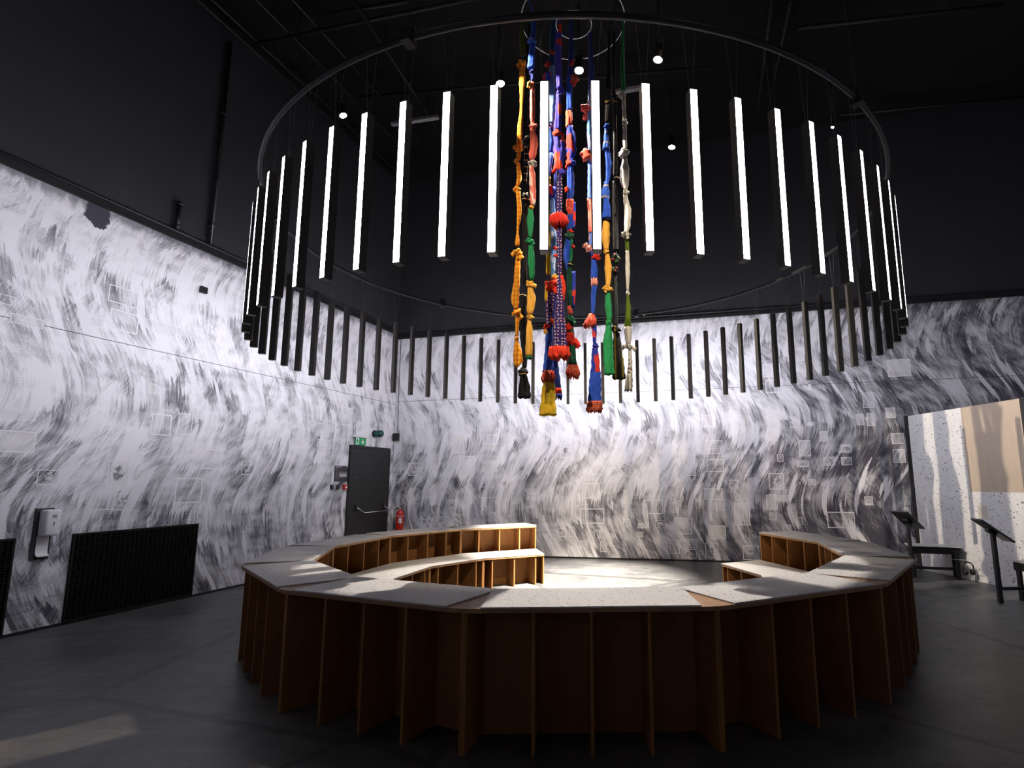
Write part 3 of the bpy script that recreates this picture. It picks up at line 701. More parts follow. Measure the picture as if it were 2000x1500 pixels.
strand('black strand with gold-tied knots, just right of the orange strand', Y0 + 0.28, [
    ('c', 'black', [(50, 1034, 4), (120, 1030, 5), (200, 1027, 5), (262, 1027, 6)]), ('k', 'blackfl', 274, 1027, 9, 22), ('c', 'blackgold', [(285, 1027, 8), (300, 1028, 9), (360, 1026, 5)]),
    ('k', 'blackgold', 388, 1027, 14, 20, [(150, 10), (40, 8)]), ('c', 'black', [(398, 1027, 8), (450, 1025, 10), (500, 1025, 8), (556, 1026, 8)]), ('k', 'blackgold', 580, 1022, 12, 12, [(175, 12)]),
    ('c', 'black', [(586, 1023, 9), (620, 1023, 14), (650, 1022, 13), (700, 1025, 9), (718, 1024, 8)]), ('k', 'blackgold', 728, 1022, 17, 18), ('c', 'black', [(735, 1023, 12), (752, 1024, 20), (778, 1024, 23)])], 2)
strand('blue, salmon, green and yellow-orange strand knotted in that order from the top', Y0 - 0.34, [
    ('c', 'blue', [(25, 1042, 6), (60, 1042, 7), (78, 1040, 12)]), ('k', 'bluetrim', 82, 1039, 15, 9), ('c', 'blue', [(84, 1040, 12), (110, 1038, 11), (134, 1037, 13)]), ('k', 'navy', 142, 1039, 9, 10),
    ('c', 'navy', [(144, 1040, 7), (160, 1040, 6)]), ('k', 'gold', 167, 1034, 9, 14), ('c', 'salmon', [(160, 1040, 6), (190, 1040, 10), (225, 1040, 9), (243, 1040, 6)]), ('k', 'salmon', 248, 1042, 14, 11),
    ('c', 'salmon', [(252, 1040, 9), (280, 1043, 15), (300, 1041, 14), (312, 1039, 9)]), ('k', 'white', 320, 1040, 17, 11, [(20, 9)]), ('c', 'salmonw', [(324, 1038, 9), (350, 1040, 12), (385, 1041, 11), (402, 1041, 8)]),
    ('k', 'gold', 406, 1038, 10, 7), ('c', 'green', [(408, 1036, 9), (430, 1036, 14), (455, 1036, 10), (466, 1036, 7)]), ('k', 'green', 472, 1035, 15, 12, [(330, 10)]),
    ('c', 'green', [(476, 1037, 8), (510, 1038, 13), (535, 1039, 11), (548, 1038, 8)]), ('k', 'gold', 556, 1036, 16, 12, [(350, 12), (190, 8)]), ('c', 'gold', [(560, 1036, 9), (585, 1038, 16), (606, 1036, 12), (616, 1035, 7)]),
    ('k', 'gold', 620, 1036, 14, 8), ('c', 'gold', [(623, 1034, 8), (650, 1034, 13), (690, 1033, 13), (697, 1033, 12)]), ('c', 'green', [(696, 1033, 12), (701, 1033, 12)])], 3)
strand('denim-blue strand with red knots, ending in a flared yellow skirt', Y0 + 0.12, [
    ('c', 'teal', [(30, 1080, 6), (70, 1078, 8), (108, 1078, 9)]), ('k', 'red', 105, 1079, 10, 9), ('k', 'red', 128, 1070, 11, 12), ('c', 'teal', [(108, 1078, 9), (130, 1077, 10)]), ('k', 'bluered', 150, 1069, 15, 16),
    ('c', 'denim', [(130, 1078, 9), (170, 1078, 12), (215, 1076, 17), (242, 1076, 16)]), ('k', 'dots', 248, 1076, 15, 9), ('c', 'blue', [(252, 1074, 9), (280, 1076, 11), (300, 1073, 12)]),
    ('c', 'bluepink', [(300, 1072, 17), (325, 1071, 14), (345, 1070, 11)]), ('k', 'red', 331, 1084, 9, 18), ('k', 'bluered', 376, 1073, 26, 24), ('k', 'white', 362, 1069, 9, 12),
    ('c', 'yellow', [(346, 1070, 9), (390, 1069, 8), (440, 1070, 8), (500, 1071, 7), (536, 1071, 8)]), ('c', 'lightblue', [(385, 1079, 9), (430, 1080, 11), (480, 1081, 11), (520, 1080, 9), (545, 1079, 8)]),
    ('k', 'red', 486, 1084, 9, 8), ('k', 'red', 500, 1084, 9, 8), ('k', 'gold', 541, 1083, 12, 10), ('k', 'redx', 558, 1078, 29, 20, [(195, 9)]), ('k', 'redx', 568, 1085, 16, 14), ('c', 'yellow', [(560, 1068, 8), (588, 1068, 9)]),
    ('c', 'dots', [(572, 1077, 12), (600, 1073, 13), (640, 1073, 10)]), ('k', 'coral', 628, 1079, 9, 12), ('k', 'redx', 638, 1068, 13, 10), ('k', 'gold', 648, 1066, 8, 10),
    ('c', 'blue', [(634, 1072, 10), (670, 1072, 13), (700, 1071, 17), (727, 1071, 21)]), ('r', 'redpat', [(724, 1071, 21), (734, 1071, 24), (745, 1070, 25)]),
    ('c', 'yellow', [(742, 1072, 18), (775, 1071, 25), (802, 1070, 30), (812, 1070, 31)])], 4)
strand('slim blue strand with a red and blue hem behind the yellow skirt', Y0 + 0.30, [
    ('c', 'navy', [(40, 1086, 5), (200, 1086, 5), (400, 1085, 6), (560, 1083, 7), (640, 1083, 8), (700, 1084, 10), (760, 1088, 14)]), ('r', 'redx', [(758, 1088, 14), (770, 1089, 16)]), ('r', 'navy', [(769, 1089, 16), (778, 1089, 17)])], 5)
strand('purple-blue strand ending in a navy dotted skirt with a red frill', Y0 - 0.18, [
    ('c', 'navy', [(25, 1094, 6), (50, 1094, 6)]), ('c', 'redx', [(48, 1094, 6), (66, 1093, 7)]), ('c', 'purple', [(64, 1092, 8), (80, 1091, 10)]), ('k', 'redx', 84, 1092, 11, 15), ('c', 'purple', [(90, 1090, 12), (120, 1091, 10), (172, 1092, 10)]),
    ('k', 'purple', 179, 1096, 15, 14, [(30, 8)]), ('c', 'purplered', [(184, 1091, 9), (220, 1091, 12), (256, 1089, 15)]), ('k', 'redx', 264, 1090, 22, 13), ('c', 'purplered', [(266, 1092, 18), (295, 1093, 21), (318, 1092, 15), (334, 1093, 8)]),
    ('k', 'purple', 338, 1098, 15, 12, [(20, 8)]), ('c', 'dots', [(342, 1094, 8), (380, 1093, 10), (415, 1093, 8), (425, 1093, 8)]), ('r', 'red', [(418, 1090, 22), (428, 1091, 36), (438, 1092, 34), (444, 1092, 16)]),
    ('c', 'dots', [(440, 1093, 8), (500, 1093, 8), (532, 1093, 8), (560, 1093, 12), (610, 1093, 20), (650, 1093, 27), (684, 1092, 32)]), ('c', 'redx', [(538, 1097, 6), (560, 1099, 11), (588, 1098, 8)]),
    ('r', 'redx', [(678, 1092, 31), (690, 1092, 42), (700, 1092, 38)])], 6)
strand('blue strand with green lengths, gold knots and a patterned red flared hem', Y0 + 0.05, [
    ('c', 'navy', [(30, 1116, 5), (88, 1115, 7), (100, 1116, 10), (125, 1115, 9), (150, 1114, 10)]), ('k', 'redpat', 158, 1121, 17, 20), ('k', 'red', 125, 1117, 8, 12), ('c', 'blue', [(150, 1113, 10), (190, 1112, 11), (216, 1112, 12)]),
    ('c', 'coral', [(216, 1111, 11), (232, 1112, 13), (248, 1111, 11)]), ('c', 'bluered', [(246, 1113, 12), (275, 1116, 18), (300, 1116, 17), (312, 1114, 11)]), ('k', 'bluered', 318, 1115, 18, 15), ('k', 'redx', 324, 1109, 9, 14),
    ('c', 'blue', [(322, 1113, 11), (350, 1114, 13), (372, 1114, 12), (392, 1113, 11)]), ('k', 'redx', 371, 1107, 8, 11), ('c', 'coral', [(390, 1113, 13), (405, 1113, 14), (422, 1114, 8)]), ('c', 'bluered', [(395, 1121, 6), (425, 1121, 7), (446, 1120, 6)]),
    ('c', 'blue', [(420, 1113, 9), (450, 1112, 9)]), ('k', 'red', 453, 1114, 11, 8), ('k', 'greenred', 462, 1112, 16, 16), ('c', 'blue', [(466, 1110, 11), (500, 1106, 10), (530, 1110, 6)]), ('c', 'green', [(468, 1115, 6), (500, 1115, 6), (514, 1113, 6)]), ('k', 'red', 482, 1119, 6, 8),
    ('k', 'blackgold', 518, 1113, 10, 12), ('c', 'greenred', [(522, 1112, 8), (550, 1113, 10), (598, 1114, 8)]), ('c', 'bluered', [(530, 1121, 6), (570, 1121, 6), (600, 1120, 5)]), ('k', 'coral', 606, 1113, 9, 17),
    ('k', 'greenred', 624, 1114, 15, 14, [(320, 12)]), ('k', 'red', 640, 1110, 14, 15), ('c', 'greenred', [(630, 1115, 8), (660, 1117, 10), (690, 1118, 13), (712, 1119, 16)]), ('k', 'red', 662, 1113, 20, 26), ('k', 'red', 671, 1126, 12, 20),
    ('r', 'redpat', [(708, 1119, 15), (722, 1119, 22), (730, 1119, 28), (737, 1119, 22)])], 7)
strand('blue strand with salmon knots and a red plaid hem, in line with a lit tube', Y0 + 0.30, [
    ('c', 'navy', [(60, 1153, 6), (86, 1153, 7), (110, 1154, 9), (150, 1156, 12), (180, 1153, 9)]), ('c', 'lightblue', [(178, 1153, 9), (215, 1152, 8)]), ('k', 'coral', 213, 1144, 18, 14, [(150, 9)]), ('k', 'coral', 230, 1143, 10, 12),
    ('c', 'lightblue', [(215, 1152, 8), (260, 1151, 9), (296, 1152, 8)]), ('k', 'coral', 304, 1145, 21, 22, [(160, 10)]), ('c', 'bluepink', [(304, 1153, 9), (350, 1153, 9), (390, 1153, 10)]), ('c', 'salmonw', [(388, 1152, 10), (430, 1153, 9), (455, 1154, 9)]),
    ('c', 'bluepink', [(450, 1155, 9), (480, 1155, 9)]), ('k', 'stripew', 486, 1150, 14, 12, [(125, 15), (145, 13)]), ('c', 'blue', [(486, 1157, 8), (500, 1158, 8)]), ('k', 'red', 503, 1164, 17, 13), ('c', 'blue', [(502, 1159, 8), (530, 1161, 13), (545, 1160, 12)]),
    ('c', 'stripew', [(542, 1160, 12), (552, 1161, 13), (560, 1161, 12)]), ('c', 'blue', [(556, 1161, 12), (580, 1159, 10), (614, 1158, 7)]), ('r', 'coral', [(612, 1156, 10), (626, 1154, 20), (638, 1152, 23)]),
    ('c', 'bluered', [(622, 1161, 7), (650, 1161, 8), (672, 1161, 6)]), ('k', 'bluered', 676, 1163, 12, 10), ('c', 'bluered', [(680, 1162, 10), (710, 1163, 15), (730, 1163, 18)]), ('c', 'blue', [(727, 1163, 18), (760, 1162, 22), (787, 1161, 25)]),
    ('r', 'plaid', [(784, 1161, 25), (796, 1161, 27), (803, 1161, 28)])], 8)
strand('blue, yellow and bright green strand hanging left of the long black one', Y0 - 0.30, [
    ('c', 'black', [(60, 1190, 4), (130, 1189, 6), (170, 1187, 7)]), ('k', 'blackgold', 198, 1188, 12, 12), ('c', 'black', [(204, 1187, 8), (240, 1185, 7)]), ('k', 'blue', 247, 1185, 10, 10), ('c', 'bluetrim', [(250, 1184, 6), (272, 1185, 10), (293, 1183, 13)]),
    ('c', 'blue', [(288, 1186, 9), (320, 1189, 12), (340, 1188, 9), (358, 1186, 7)]), ('c', 'bluetrim', [(356, 1184, 8), (382, 1181, 17), (390, 1184, 11)]), ('c', 'blue', [(386, 1184, 10), (410, 1185, 13), (428, 1184, 16)]), ('k', 'black', 430, 1187, 16, 8),
    ('c', 'gold', [(433, 1184, 12), (460, 1183, 14), (482, 1184, 10), (490, 1184, 8)]), ('k', 'gold', 493, 1184, 11, 8), ('c', 'gold', [(496, 1186, 8), (525, 1188, 13), (550, 1188, 11), (560, 1187, 8)]), ('k', 'gold', 565, 1187, 19, 11, [(165, 10), (15, 9), (230, 9)]),
    ('c', 'greenl', [(568, 1187, 9), (595, 1188, 12), (618, 1190, 10), (628, 1189, 8)]), ('k', 'greenl', 632, 1189, 13, 11), ('c', 'greenl', [(636, 1188, 10), (670, 1187, 17), (705, 1188, 19), (728, 1190, 19), (732, 1190, 19)])], 9)
strand('long black strand with floral knots and olive stripe, beside the green one', Y0 + 0.34, [
    ('c', 'black', [(60, 1200, 4), (150, 1199, 6), (185, 1198, 8)]), ('k', 'blackgold', 192, 1200, 12, 14), ('c', 'black', [(200, 1200, 7), (300, 1202, 7), (345, 1202, 8)]), ('k', 'blackgold', 350, 1204, 10, 9), ('c', 'black', [(354, 1201, 8), (430, 1202, 10), (490, 1203, 10)]),
    ('k', 'blackfl', 506, 1203, 14, 22, [(80, 9)]), ('k', 'blackfl', 528, 1201, 12, 14), ('c', 'black', [(530, 1200, 10), (560, 1201, 9), (600, 1202, 9), (638, 1202, 9)]), ('k', 'blackolive', 644, 1202, 18, 13, [(150, 10), (20, 9)]),
    ('c', 'blackolive', [(650, 1204, 10), (680, 1206, 16), (715, 1208, 20), (741, 1209, 22)])], 10)
strand('off-white strand with moss green lengths and a bow, rightmost of the hanging textiles', Y0 + 0.02, [
    ('c', 'green', [(40, 1217, 4), (90, 1216, 6), (140, 1216, 8), (176, 1218, 7)]), ('k', 'white', 186, 1216, 11, 14, [(215, 10)]), ('c', 'white', [(184, 1218, 7), (215, 1219, 7), (236, 1220, 7)]), ('k', 'white', 241, 1221, 10, 11),
    ('c', 'white', [(245, 1220, 6), (270, 1220, 7), (293, 1221, 7)]), ('k', 'white', 301, 1219, 18, 18, [(40, 11), (215, 12)]), ('c', 'white', [(308, 1220, 8), (330, 1220, 15), (352, 1220, 15), (370, 1222, 7)]), ('k', 'white', 377, 1223, 12, 10),
    ('c', 'white', [(381, 1221, 8), (415, 1226, 12), (440, 1225, 12), (455, 1223, 8)]), ('k', 'whiteolive', 459, 1222, 17, 11, [(165, 11), (300, 10)]), ('c', 'olivew', [(463, 1224, 7), (491, 1225, 7)]), ('c', 'white', [(490, 1225, 7), (530, 1226, 8), (568, 1226, 5)]),
    ('k', 'white', 573, 1226, 7, 9), ('c', 'olivew', [(577, 1226, 5), (605, 1227, 11), (640, 1226, 13)]), ('c', 'white', [(638, 1226, 13), (660, 1227, 12), (674, 1227, 9)]), ('k', 'whiteolive', 677, 1228, 11, 9, [(180, 15), (345, 15)]),
    ('c', 'whitefl', [(680, 1230, 6), (705, 1231, 8), (732, 1230, 11)]), ('c', 'whiteolive', [(730, 1229, 11), (750, 1228, 14), (764, 1227, 15)])], 11)

# ------------------------------------------------------------------ ceiling spotlights
def spot_fixture(name, label, pos, target, lens_r, mat_l, energy=0, col=WARM, cone=70, blend=0.4, soft=0.03):
    pos = Vector(pos); d = (Vector(target) - pos).normalized()
    q = d.to_track_quat('-Z', 'Y').to_matrix().to_4x4()
    root = thing(name, label, 'spotlight', mat4=Matrix.Translation(pos), group='ceiling spotlights')
    bm = bmesh.new(); add_lathe(bm, [(lens_r * .55, 0.24), (lens_r * .98, 0.22), (lens_r * 1.06, 0.10), (lens_r * 1.16, 0.0), (lens_r * 1.16, -0.012), (lens_r * 1.02, -0.012), (lens_r * 1.02, 0.004)], 20, q)
    bm_obj('housing', bm, M['black'], root)
    bm = bmesh.new(); add_lathe(bm, [(lens_r * 1.0, 0.0), (lens_r * 1.0, -0.004)], 20, q); bm_obj('lens', bm, mat_l, root)
    side = (q @ Vector((1, 0, 0))); bk = q @ Vector((0, 0, 0.12)); bm = bmesh.new(); R_ = lens_r * 1.3
    add_tube(bm, [bk - side * R_, bk - side * R_ + Vector((0, 0, .2)), bk + side * R_ + Vector((0, 0, .2)), bk + side * R_], 0.010, 6)
    bm_obj('yoke', bm, M['rig'], root)
    tube('hanger', [bk + Vector((0, 0, .2)), (bk.x, bk.y, ZC - pos.z - 0.001)], 0.014, M['rig'], root, 6)
    if energy:
        l = bpy.data.lights.new(name, 'SPOT'); l.energy = energy; l.color = col; l.spot_size = math.radians(cone); l.spot_blend = blend; l.shadow_soft_size = soft
        lo = bpy.data.objects.new(name + '_beam', l); COL.objects.link(lo); lo.parent = root
        lo.matrix_local = Matrix.Translation(d * 0.03) @ q
    return root
ZS = 7.3
spot_fixture('ceiling_spotlight', 'glowing warm spotlight on the far left, above the sixth lit tube', on_z(670, 225, ZS), (-1.0, 7.4, 0.8), 0.055, M['lens'], 300, WARM, 26, 0.4)
spot_fixture('ceiling_spotlight', 'glowing warm spotlight just above the lit tube left of the textiles', on_z(977, 163, ZS), (0.25, 6.5, 0.8), 0.062, M['lens'], 420, WARM, 43, 0.12, 0.006)
spot_fixture('ceiling_spotlight', 'glowing warm spotlight between the textile strands', on_z(1131, 137, ZS), (0.05, 6.05, 0.8), 0.062, M['lens'], 2500, (1.0, 0.91, 0.80), 43.5, 0.10, 0.006)
spot_fixture('ceiling_spotlight', 'glowing warm spotlight right of the textiles, highest of them all', on_z(1285, 116, ZS), (-0.2, 6.5, 0.8), 0.062, M['lens'], 420, WARM, 43, 0.12, 0.006)
spot_fixture('ceiling_spotlight', 'glowing warm spotlight low behind the lit tubes right of the textiles', on_z(1312, 287, ZS), (0.9, 8.2, 0.8), 0.058, M['lens'], 500, WARM, 30, 0.4)
spot_fixture('ceiling_spotlight', 'tiny white spotlight on the far right above the lit tubes', on_z(1626, 248, ZS), (2.0, 7.0, 0.0), 0.024, M['lens_white'])
# the same track carries on above and behind the camera
spot_fixture('ceiling_spotlight', 'warm spotlight above the camera on the left, aimed at the textiles', (-2.6, 1.9, 7.7), (0.15, 6.9, 3.4), 0.06, M['lens'], 1500, WARM2, 30, 0.5)
spot_fixture('ceiling_spotlight', 'warm spotlight above the camera on the right, aimed at the textiles', (2.4, 1.7, 7.7), (0.1, 6.9, 3.2), 0.06, M['lens'], 1300, WARM, 30, 0.5)
spot_fixture('ceiling_spotlight', 'warm spotlight close left of the textile hoop, aimed through the textiles at the partition', (-2.3, 5.76, 7.6), (5.9, 8.65, 1.25), 0.06, M['lens'], 3600, WARM, 22, 0.3, 0.010)
spot_fixture('ceiling_spotlight', 'warm spotlight aimed at the floor between the bench ends', (1.9, 6.2, 7.9), (0.05, 9.15, 0.0), 0.06, M['lens'], 42000, (1.0, 0.91, 0.75), 27, 0.9)

fs = spot_fixture('ceiling_spotlight', 'framed warm spotlight whose beam leaves a rectangle on the left floor', (-3.17, 3.52, 7.9), (-3.17, 3.52, 0.0), 0.05, M['lens'], 1300, WARM2, 16, 0.1, 0.0008)
GX = Matrix(((-0.707, 0.707, 0, 0), (-0.707, -0.707, 0, 0), (0, 0, 1, -0.23), (0, 0, 0, 1))); gx, gy = 0.0125, 0.0055      # shutters of the framing gate
for a_ in ((-0.09, -gx, -0.09, 0.09), (gx, 0.09, -0.09, 0.09), (-gx, gx, -0.09, -gy), (-gx, gx, gy, 0.09)):
    box('shutter', a_[0], a_[1], a_[2], a_[3], -0.001, 0.001, M['black'], fs, M=GX)
bm = bmesh.new(); add_tube(bm, [(0, 0, -0.012), (0, 0, -0.229)], 0.088, 20, False); bm_obj('snoot', bm, M['black'], fs)
# ------------------------------------------------------------------ ceiling rigging
def rig_pipe(label, a, b_, rad=0.024, name='ceiling_pipe'):
    a, b_ = Vector(a), Vector(b_); root = thing(name, label, 'pipe', tuple(a))
    tube('pipe_run', [(0, 0, 0), b_ - a], rad, M['rig'], root, 8)
    n = max(2, int((b_ - a).length / 2.5))
    for i in range(n):
        p = (b_ - a) * ((i + .5) / n)
        tube('hanger_rod', [p + Vector((0, 0, rad * .5)), Vector((p.x, p.y, ZC - a.z - .001))], 0.006, M['rig'], root, 5)
    return root
for i, (off, z, lab) in enumerate([(0.10, 8.18, 'dark pipe tight against the left wall under the ceiling'), (0.32, 8.16, 'dark pipe beside the one hugging the left wall'),
                                   (0.95, 8.12, 'third dark ceiling pipe out from the left wall'), (1.45, 8.10, 'fourth dark ceiling pipe out from the left wall')]):
    rig_pipe(lab, wl(0.5, z, off), wl(9.5, z, off))
rig_pipe('ceiling pipe running away over the left half of the tube ring', on_z(690, 0, 8.0), on_z(880, 290, 8.0), 0.022)
rig_pipe('left one of two parallel ceiling pipes over the right half of the ring', on_z(1508, 0, 8.0), on_z(1478, 230, 8.0), 0.026)
rig_pipe('right one of two parallel ceiling pipes over the right half of the ring', on_z(1545, 0, 8.0), on_z(1497, 230, 8.0), 0.026)
rig_pipe('long cross pipe near the front of the ceiling', on_z(500, 86, 8.05), on_z(1010, -20, 8.05), 0.03)
rig_pipe('cross pipe behind the long front one', on_z(640, 28, 8.1), on_z(800, 2, 8.1), 0.03)
rig_pipe('cross pipe at the far right of the ceiling', on_z(1560, 55, 8.1), on_z(1960, 10, 8.1), 0.03)
rig_pipe('far cross pipe over the right of the room', on_z(1640, 225, 8.1), on_z(2000, 190, 8.1), 0.025)
rig_pipe('far cross pipe behind the textiles', on_z(700, 190, 8.1), on_z(1400, 130, 8.1), 0.025)
# air duct with flanges
a, b_ = on_z(560, -260, 7.9), on_z(1010, -420, 7.9)
duct = thing('air_duct', 'fat black round air duct along the front of the ceiling', 'duct', tuple(a))
tube('duct_pipe', [(0, 0, 0), b_ - a], 0.26, M['ceiling'], duct, 20)
for i in range(4):
    p = (b_ - a) * ((i + .5) / 4); dd = (b_ - a).normalized()
    tube('flange', [p - dd * .02, p + dd * .02], 0.285, M['rig'], duct, 20)
# pale battens high behind the ring
def batten(label, p0, p1, z):
    A, B = on_z(*p0, z), on_z(*p1, z); root = thing('unlit_batten', label, 'batten', tuple(A)); d = B - A
    ang = math.atan2(d.y, d.x); Mx = Matrix.Rotation(ang, 4, 'Z')
    box('batten_body', 0, d.length, -0.04, 0.04, -0.05, 0.0, M['grey_plastic'], root, M=Mx)
    for f in (.2, .8): tube('hanger_rod', [Mx @ Vector((d.length * f, 0, 0)), Mx @ Vector((d.length * f, 0, ZC - z - .001))], 0.005, M['rig'], root, 5)
batten('grey unlit batten high behind the left part of the tube ring', (765, 240), (856, 226), 7.8)
batten('grey unlit batten high behind the right strands of textile', (1203, 177), (1256, 168), 7.8)

# ------------------------------------------------------------------ left wall fittings (local: x = along wall, y = out, z)
door = struct(thing('door_1', 'flush black emergency door with a push bar, by the far corner', 'door', mat4=WL.copy())); del door['category']
box('door_leaf', 0.235, 1.475, T + 0.001, 0.055, 0.01, 2.14, M['door'], door, 0.003)
for z0, z1, u0, u1 in ((0.0, 2.19, 1.478, 1.51), (0.0, 2.19, 0.20, 0.232)): box('door_jamb', u0, u1, 0.001, 0.06, z0, z1, M['door'], door)
box('door_head', 0.20, 1.51, 0.001, 0.06, 2.143, 2.19, M['door'], door)
pb = bmesh.new(); add_tube(pb, [(1.13, 0.15, 0.905), (0.30, 0.15, 0.905)], 0.011, 8); bar = bm_obj('push_bar', pb, M['steel'], door)
for u0, u1 in ((1.27, 1.13), (0.37, 0.30)):
    tube('bar_arm', [(u0, 0.075, 1.01), (u1, 0.15, 0.905)], 0.012, M['steel'], bar, 8)
    box('bar_mount', u0 - 0.025, u0 + 0.025, 0.056, 0.085, 0.93, 1.06, M['black_gloss'], bar, 0.004)
bm = bmesh.new(); add_lathe(bm, [(0.012, 0), (0.012, 0.012)], 12, Matrix.Translation((1.35, 0.0555, 1.58)) @ Matrix.Rotation(-PI / 2, 4, 'X')); bm_obj('door_viewer', bm, M['steel'], door)
# exit sign
sg = thing('exit_sign', 'green and white emergency exit sign above the black door', 'sign', mat4=WL @ Matrix.Translation((1.24, T + 0.002, 2.20)))
box('sign_housing', -0.20, 0.20, 0.0, 0.07, 0.145, 0.19, M['white_plastic'], sg, 0.004)
pn = box('sign_panel', -0.175, 0.145, 0.025, 0.045, 0.0, 0.144, M['green_sign'], sg, 0.002)
def poly_plate(name, pts, y, mat, parent, th=0.003):
    bm = bmesh.new(); a_ = [bm.verts.new((x, y, z)) for x, z in pts]; b2 = [bm.verts.new((x, y + th, z)) for x, z in pts]; n = len(pts)
    bm.faces.new(a_); bm.faces.new(b2[::-1])
    for i in range(n): bm.faces.new((a_[i], a_[(i + 1) % n], b2[(i + 1) % n], b2[i]))
    return bm_obj(name, bm, mat, parent)
# in the photo the pictogram is left, arrow right: local x runs to the left in the picture
poly_plate('pictogram_door', [(0.14, 0.01), (0.045, 0.01), (0.045, 0.135), (0.14, 0.135)], 0.0451, M['sign_white'], sg)
poly_plate('pictogram_runner', [(0.105, 0.125), (0.085, 0.125), (0.085, 0.105), (0.07, 0.10), (0.06, 0.075), (0.072, 0.072), (0.08, 0.085), (0.085, 0.06), (0.065, 0.045), (0.06, 0.02), (0.075, 0.02), (0.08, 0.038), (0.10, 0.05), (0.12, 0.035), (0.125, 0.018), (0.137, 0.02), (0.132, 0.045), (0.11, 0.065), (0.11, 0.09), (0.125, 0.08), (0.132, 0.09), (0.11, 0.108)], 0.0482, M['green_sign'], sg)
poly_plate('arrow', [(-0.075, 0.02), (-0.125, 0.07), (-0.105, 0.08), (-0.088, 0.062), (-0.088, 0.125), (-0.062, 0.125), (-0.062, 0.062), (-0.045, 0.08), (-0.025, 0.07)], 0.0451, M['sign_white'], sg)
# green beacon
bc = thing('alarm_beacon', 'dark green alarm beacon on the wall above the black door', 'beacon', mat4=WL @ Matrix.Translation((0.74, T, 2.46)))
bm = bmesh.new(); add_lathe(bm, [(0.075, 0.0), (0.075, 0.03)], 20, Matrix.Rotation(-PI / 2, 4, 'X')); bm_obj('mount', bm, M['black_gloss'], bc)
bm = bmesh.new(); add_lathe(bm, [(0.066, 0.03), (0.07, 0.06), (0.07, 0.16), (0.055, 0.19), (0.02, 0.2)], 20, Matrix.Rotation(-PI / 2, 4, 'X')); bm_obj('beacon_lens', bm, M['green_dark'], bc)
# evacuation plan
pl = thing('evacuation_plan', 'charcoal evacuation plan board beside the black door', 'sign', mat4=WL @ Matrix.Translation((1.70, T + 0.001, 1.50)))
box('board', -0.19, 0.19, 0, 0.008, 0, 0.29, M['plan'], pl, 0.001)
bm = bmesh.new()
for u0, u1, z0, z1 in ((0.0, 0.17, 0.262, 0.274), (-0.175, -0.14, 0.258, 0.278)): add_box(bm, u0, u1, 0.0081, 0.0095, z0, z1)
for i in range(9): add_box(bm, 0.10, 0.165 - 0.01 * (i % 3), 0.0081, 0.0092, 0.235 - i * 0.022, 0.238 - i * 0.022)
bm_obj('text_lines', bm, M['plan_line'], pl)
bm = bmesh.new()
for u0, u1, z0, z1 in ((-0.16, 0.065, 0.17, 0.175), (-0.16, 0.065, 0.08, 0.085), (-0.16, -0.155, 0.08, 0.175), (0.06, 0.065, 0.08, 0.175), (-0.15, 0.05, 0.092, 0.15)): add_box(bm, u0, u1, 0.0081, 0.0094, z0, z1)
bm_obj('floor_plan', bm, M['plan_line'], pl)
for u, lab in ((1.945, 'black wall switch farther from the door under the evacuation plan'), (1.777, 'black wall switch nearer the door, next to the red call point')):
    sw = thing('wall_switch', lab, 'switch', mat4=WL @ Matrix.Translation((u, T + 0.001, 1.36)))
    box('switch_plate', -0.042, 0.042, 0, 0.012, 0, 0.085, M['black_gloss'], sw, 0.003); box('rocker', -0.026, 0.026, 0.012, 0.018, 0.016, 0.069, M['black'], sw, 0.002)
cp = thing('fire_call_point', 'small red manual fire call point beside the black door', 'alarm', mat4=WL @ Matrix.Translation((1.595, T + 0.001, 1.355)))
box('call_box', -0.045, 0.045, 0, 0.05, 0, 0.09, M['red'], cp, 0.005); box('press_plate', -0.028, 0.028, 0.05, 0.053, 0.028, 0.058, M['sign_white'], cp, 0.001)
# hand sanitiser dispenser
ds = thing('sanitiser_dispenser', 'white hand sanitiser dispenser on the left wall between the black grilles', 'dispenser', mat4=WL @ Matrix.Translation((6.40, T + 0.001, 0.745)))
box('back_plate', -0.075, 0.095, 0, 0.018, -0.02, 0.50, M['backplate'], ds, 0.004)
bm = bmesh.new(); add_box(bm, -0.075, 0.065, 0.018, 0.135, 0.215, 0.485)
bmesh.ops.bevel(bm, geom=bm.edges[:], offset=0.022, segments=4, affect='EDGES', profile=0.5); hs = bm_obj('housing', bm, M['white_plastic'], ds, True)
box('window', -0.028, 0.012, 0.1352, 0.1362, 0.40, 0.432, M['grey_plastic'], hs); 
poly_plate('mark', [(-0.006, 0.36), (-0.018, 0.345), (-0.006, 0.332), (-0.02, 0.312), (0.004, 0.33), (-0.006, 0.345)], 0.1352, M['black'], hs, 0.001)
bm = bmesh.new(); prof = [(0.02, 0.215), (0.02, 0.06), (0.026, 0.03), (0.045, 0.012), (0.08, 0.006), (0.15, 0.012)]
rows = [[bm.verts.new((x, y, z)) for y, z in prof] for x in (-0.05, 0.06)]; rows2 = [[bm.verts.new((x, y + 0.006, z + 0.007)) for y, z in prof] for x in (-0.05, 0.06)]
for i in range(len(prof) - 1):
    bm.faces.new((rows[0][i], rows[1][i], rows[1][i + 1], rows[0][i + 1])); bm.faces.new((rows2[0][i], rows2[0][i + 1], rows2[1][i + 1], rows2[1][i]))
    for s in (0, 1): bm.faces.new((rows[s][i], rows[s][i + 1], rows2[s][i + 1], rows2[s][i]))
for i in (0, -1): bm.faces.new((rows[0][i], rows[1][i], rows2[1][i], rows2[0][i]))
bm_obj('drip_tray', bm, M['white_plastic'], ds)
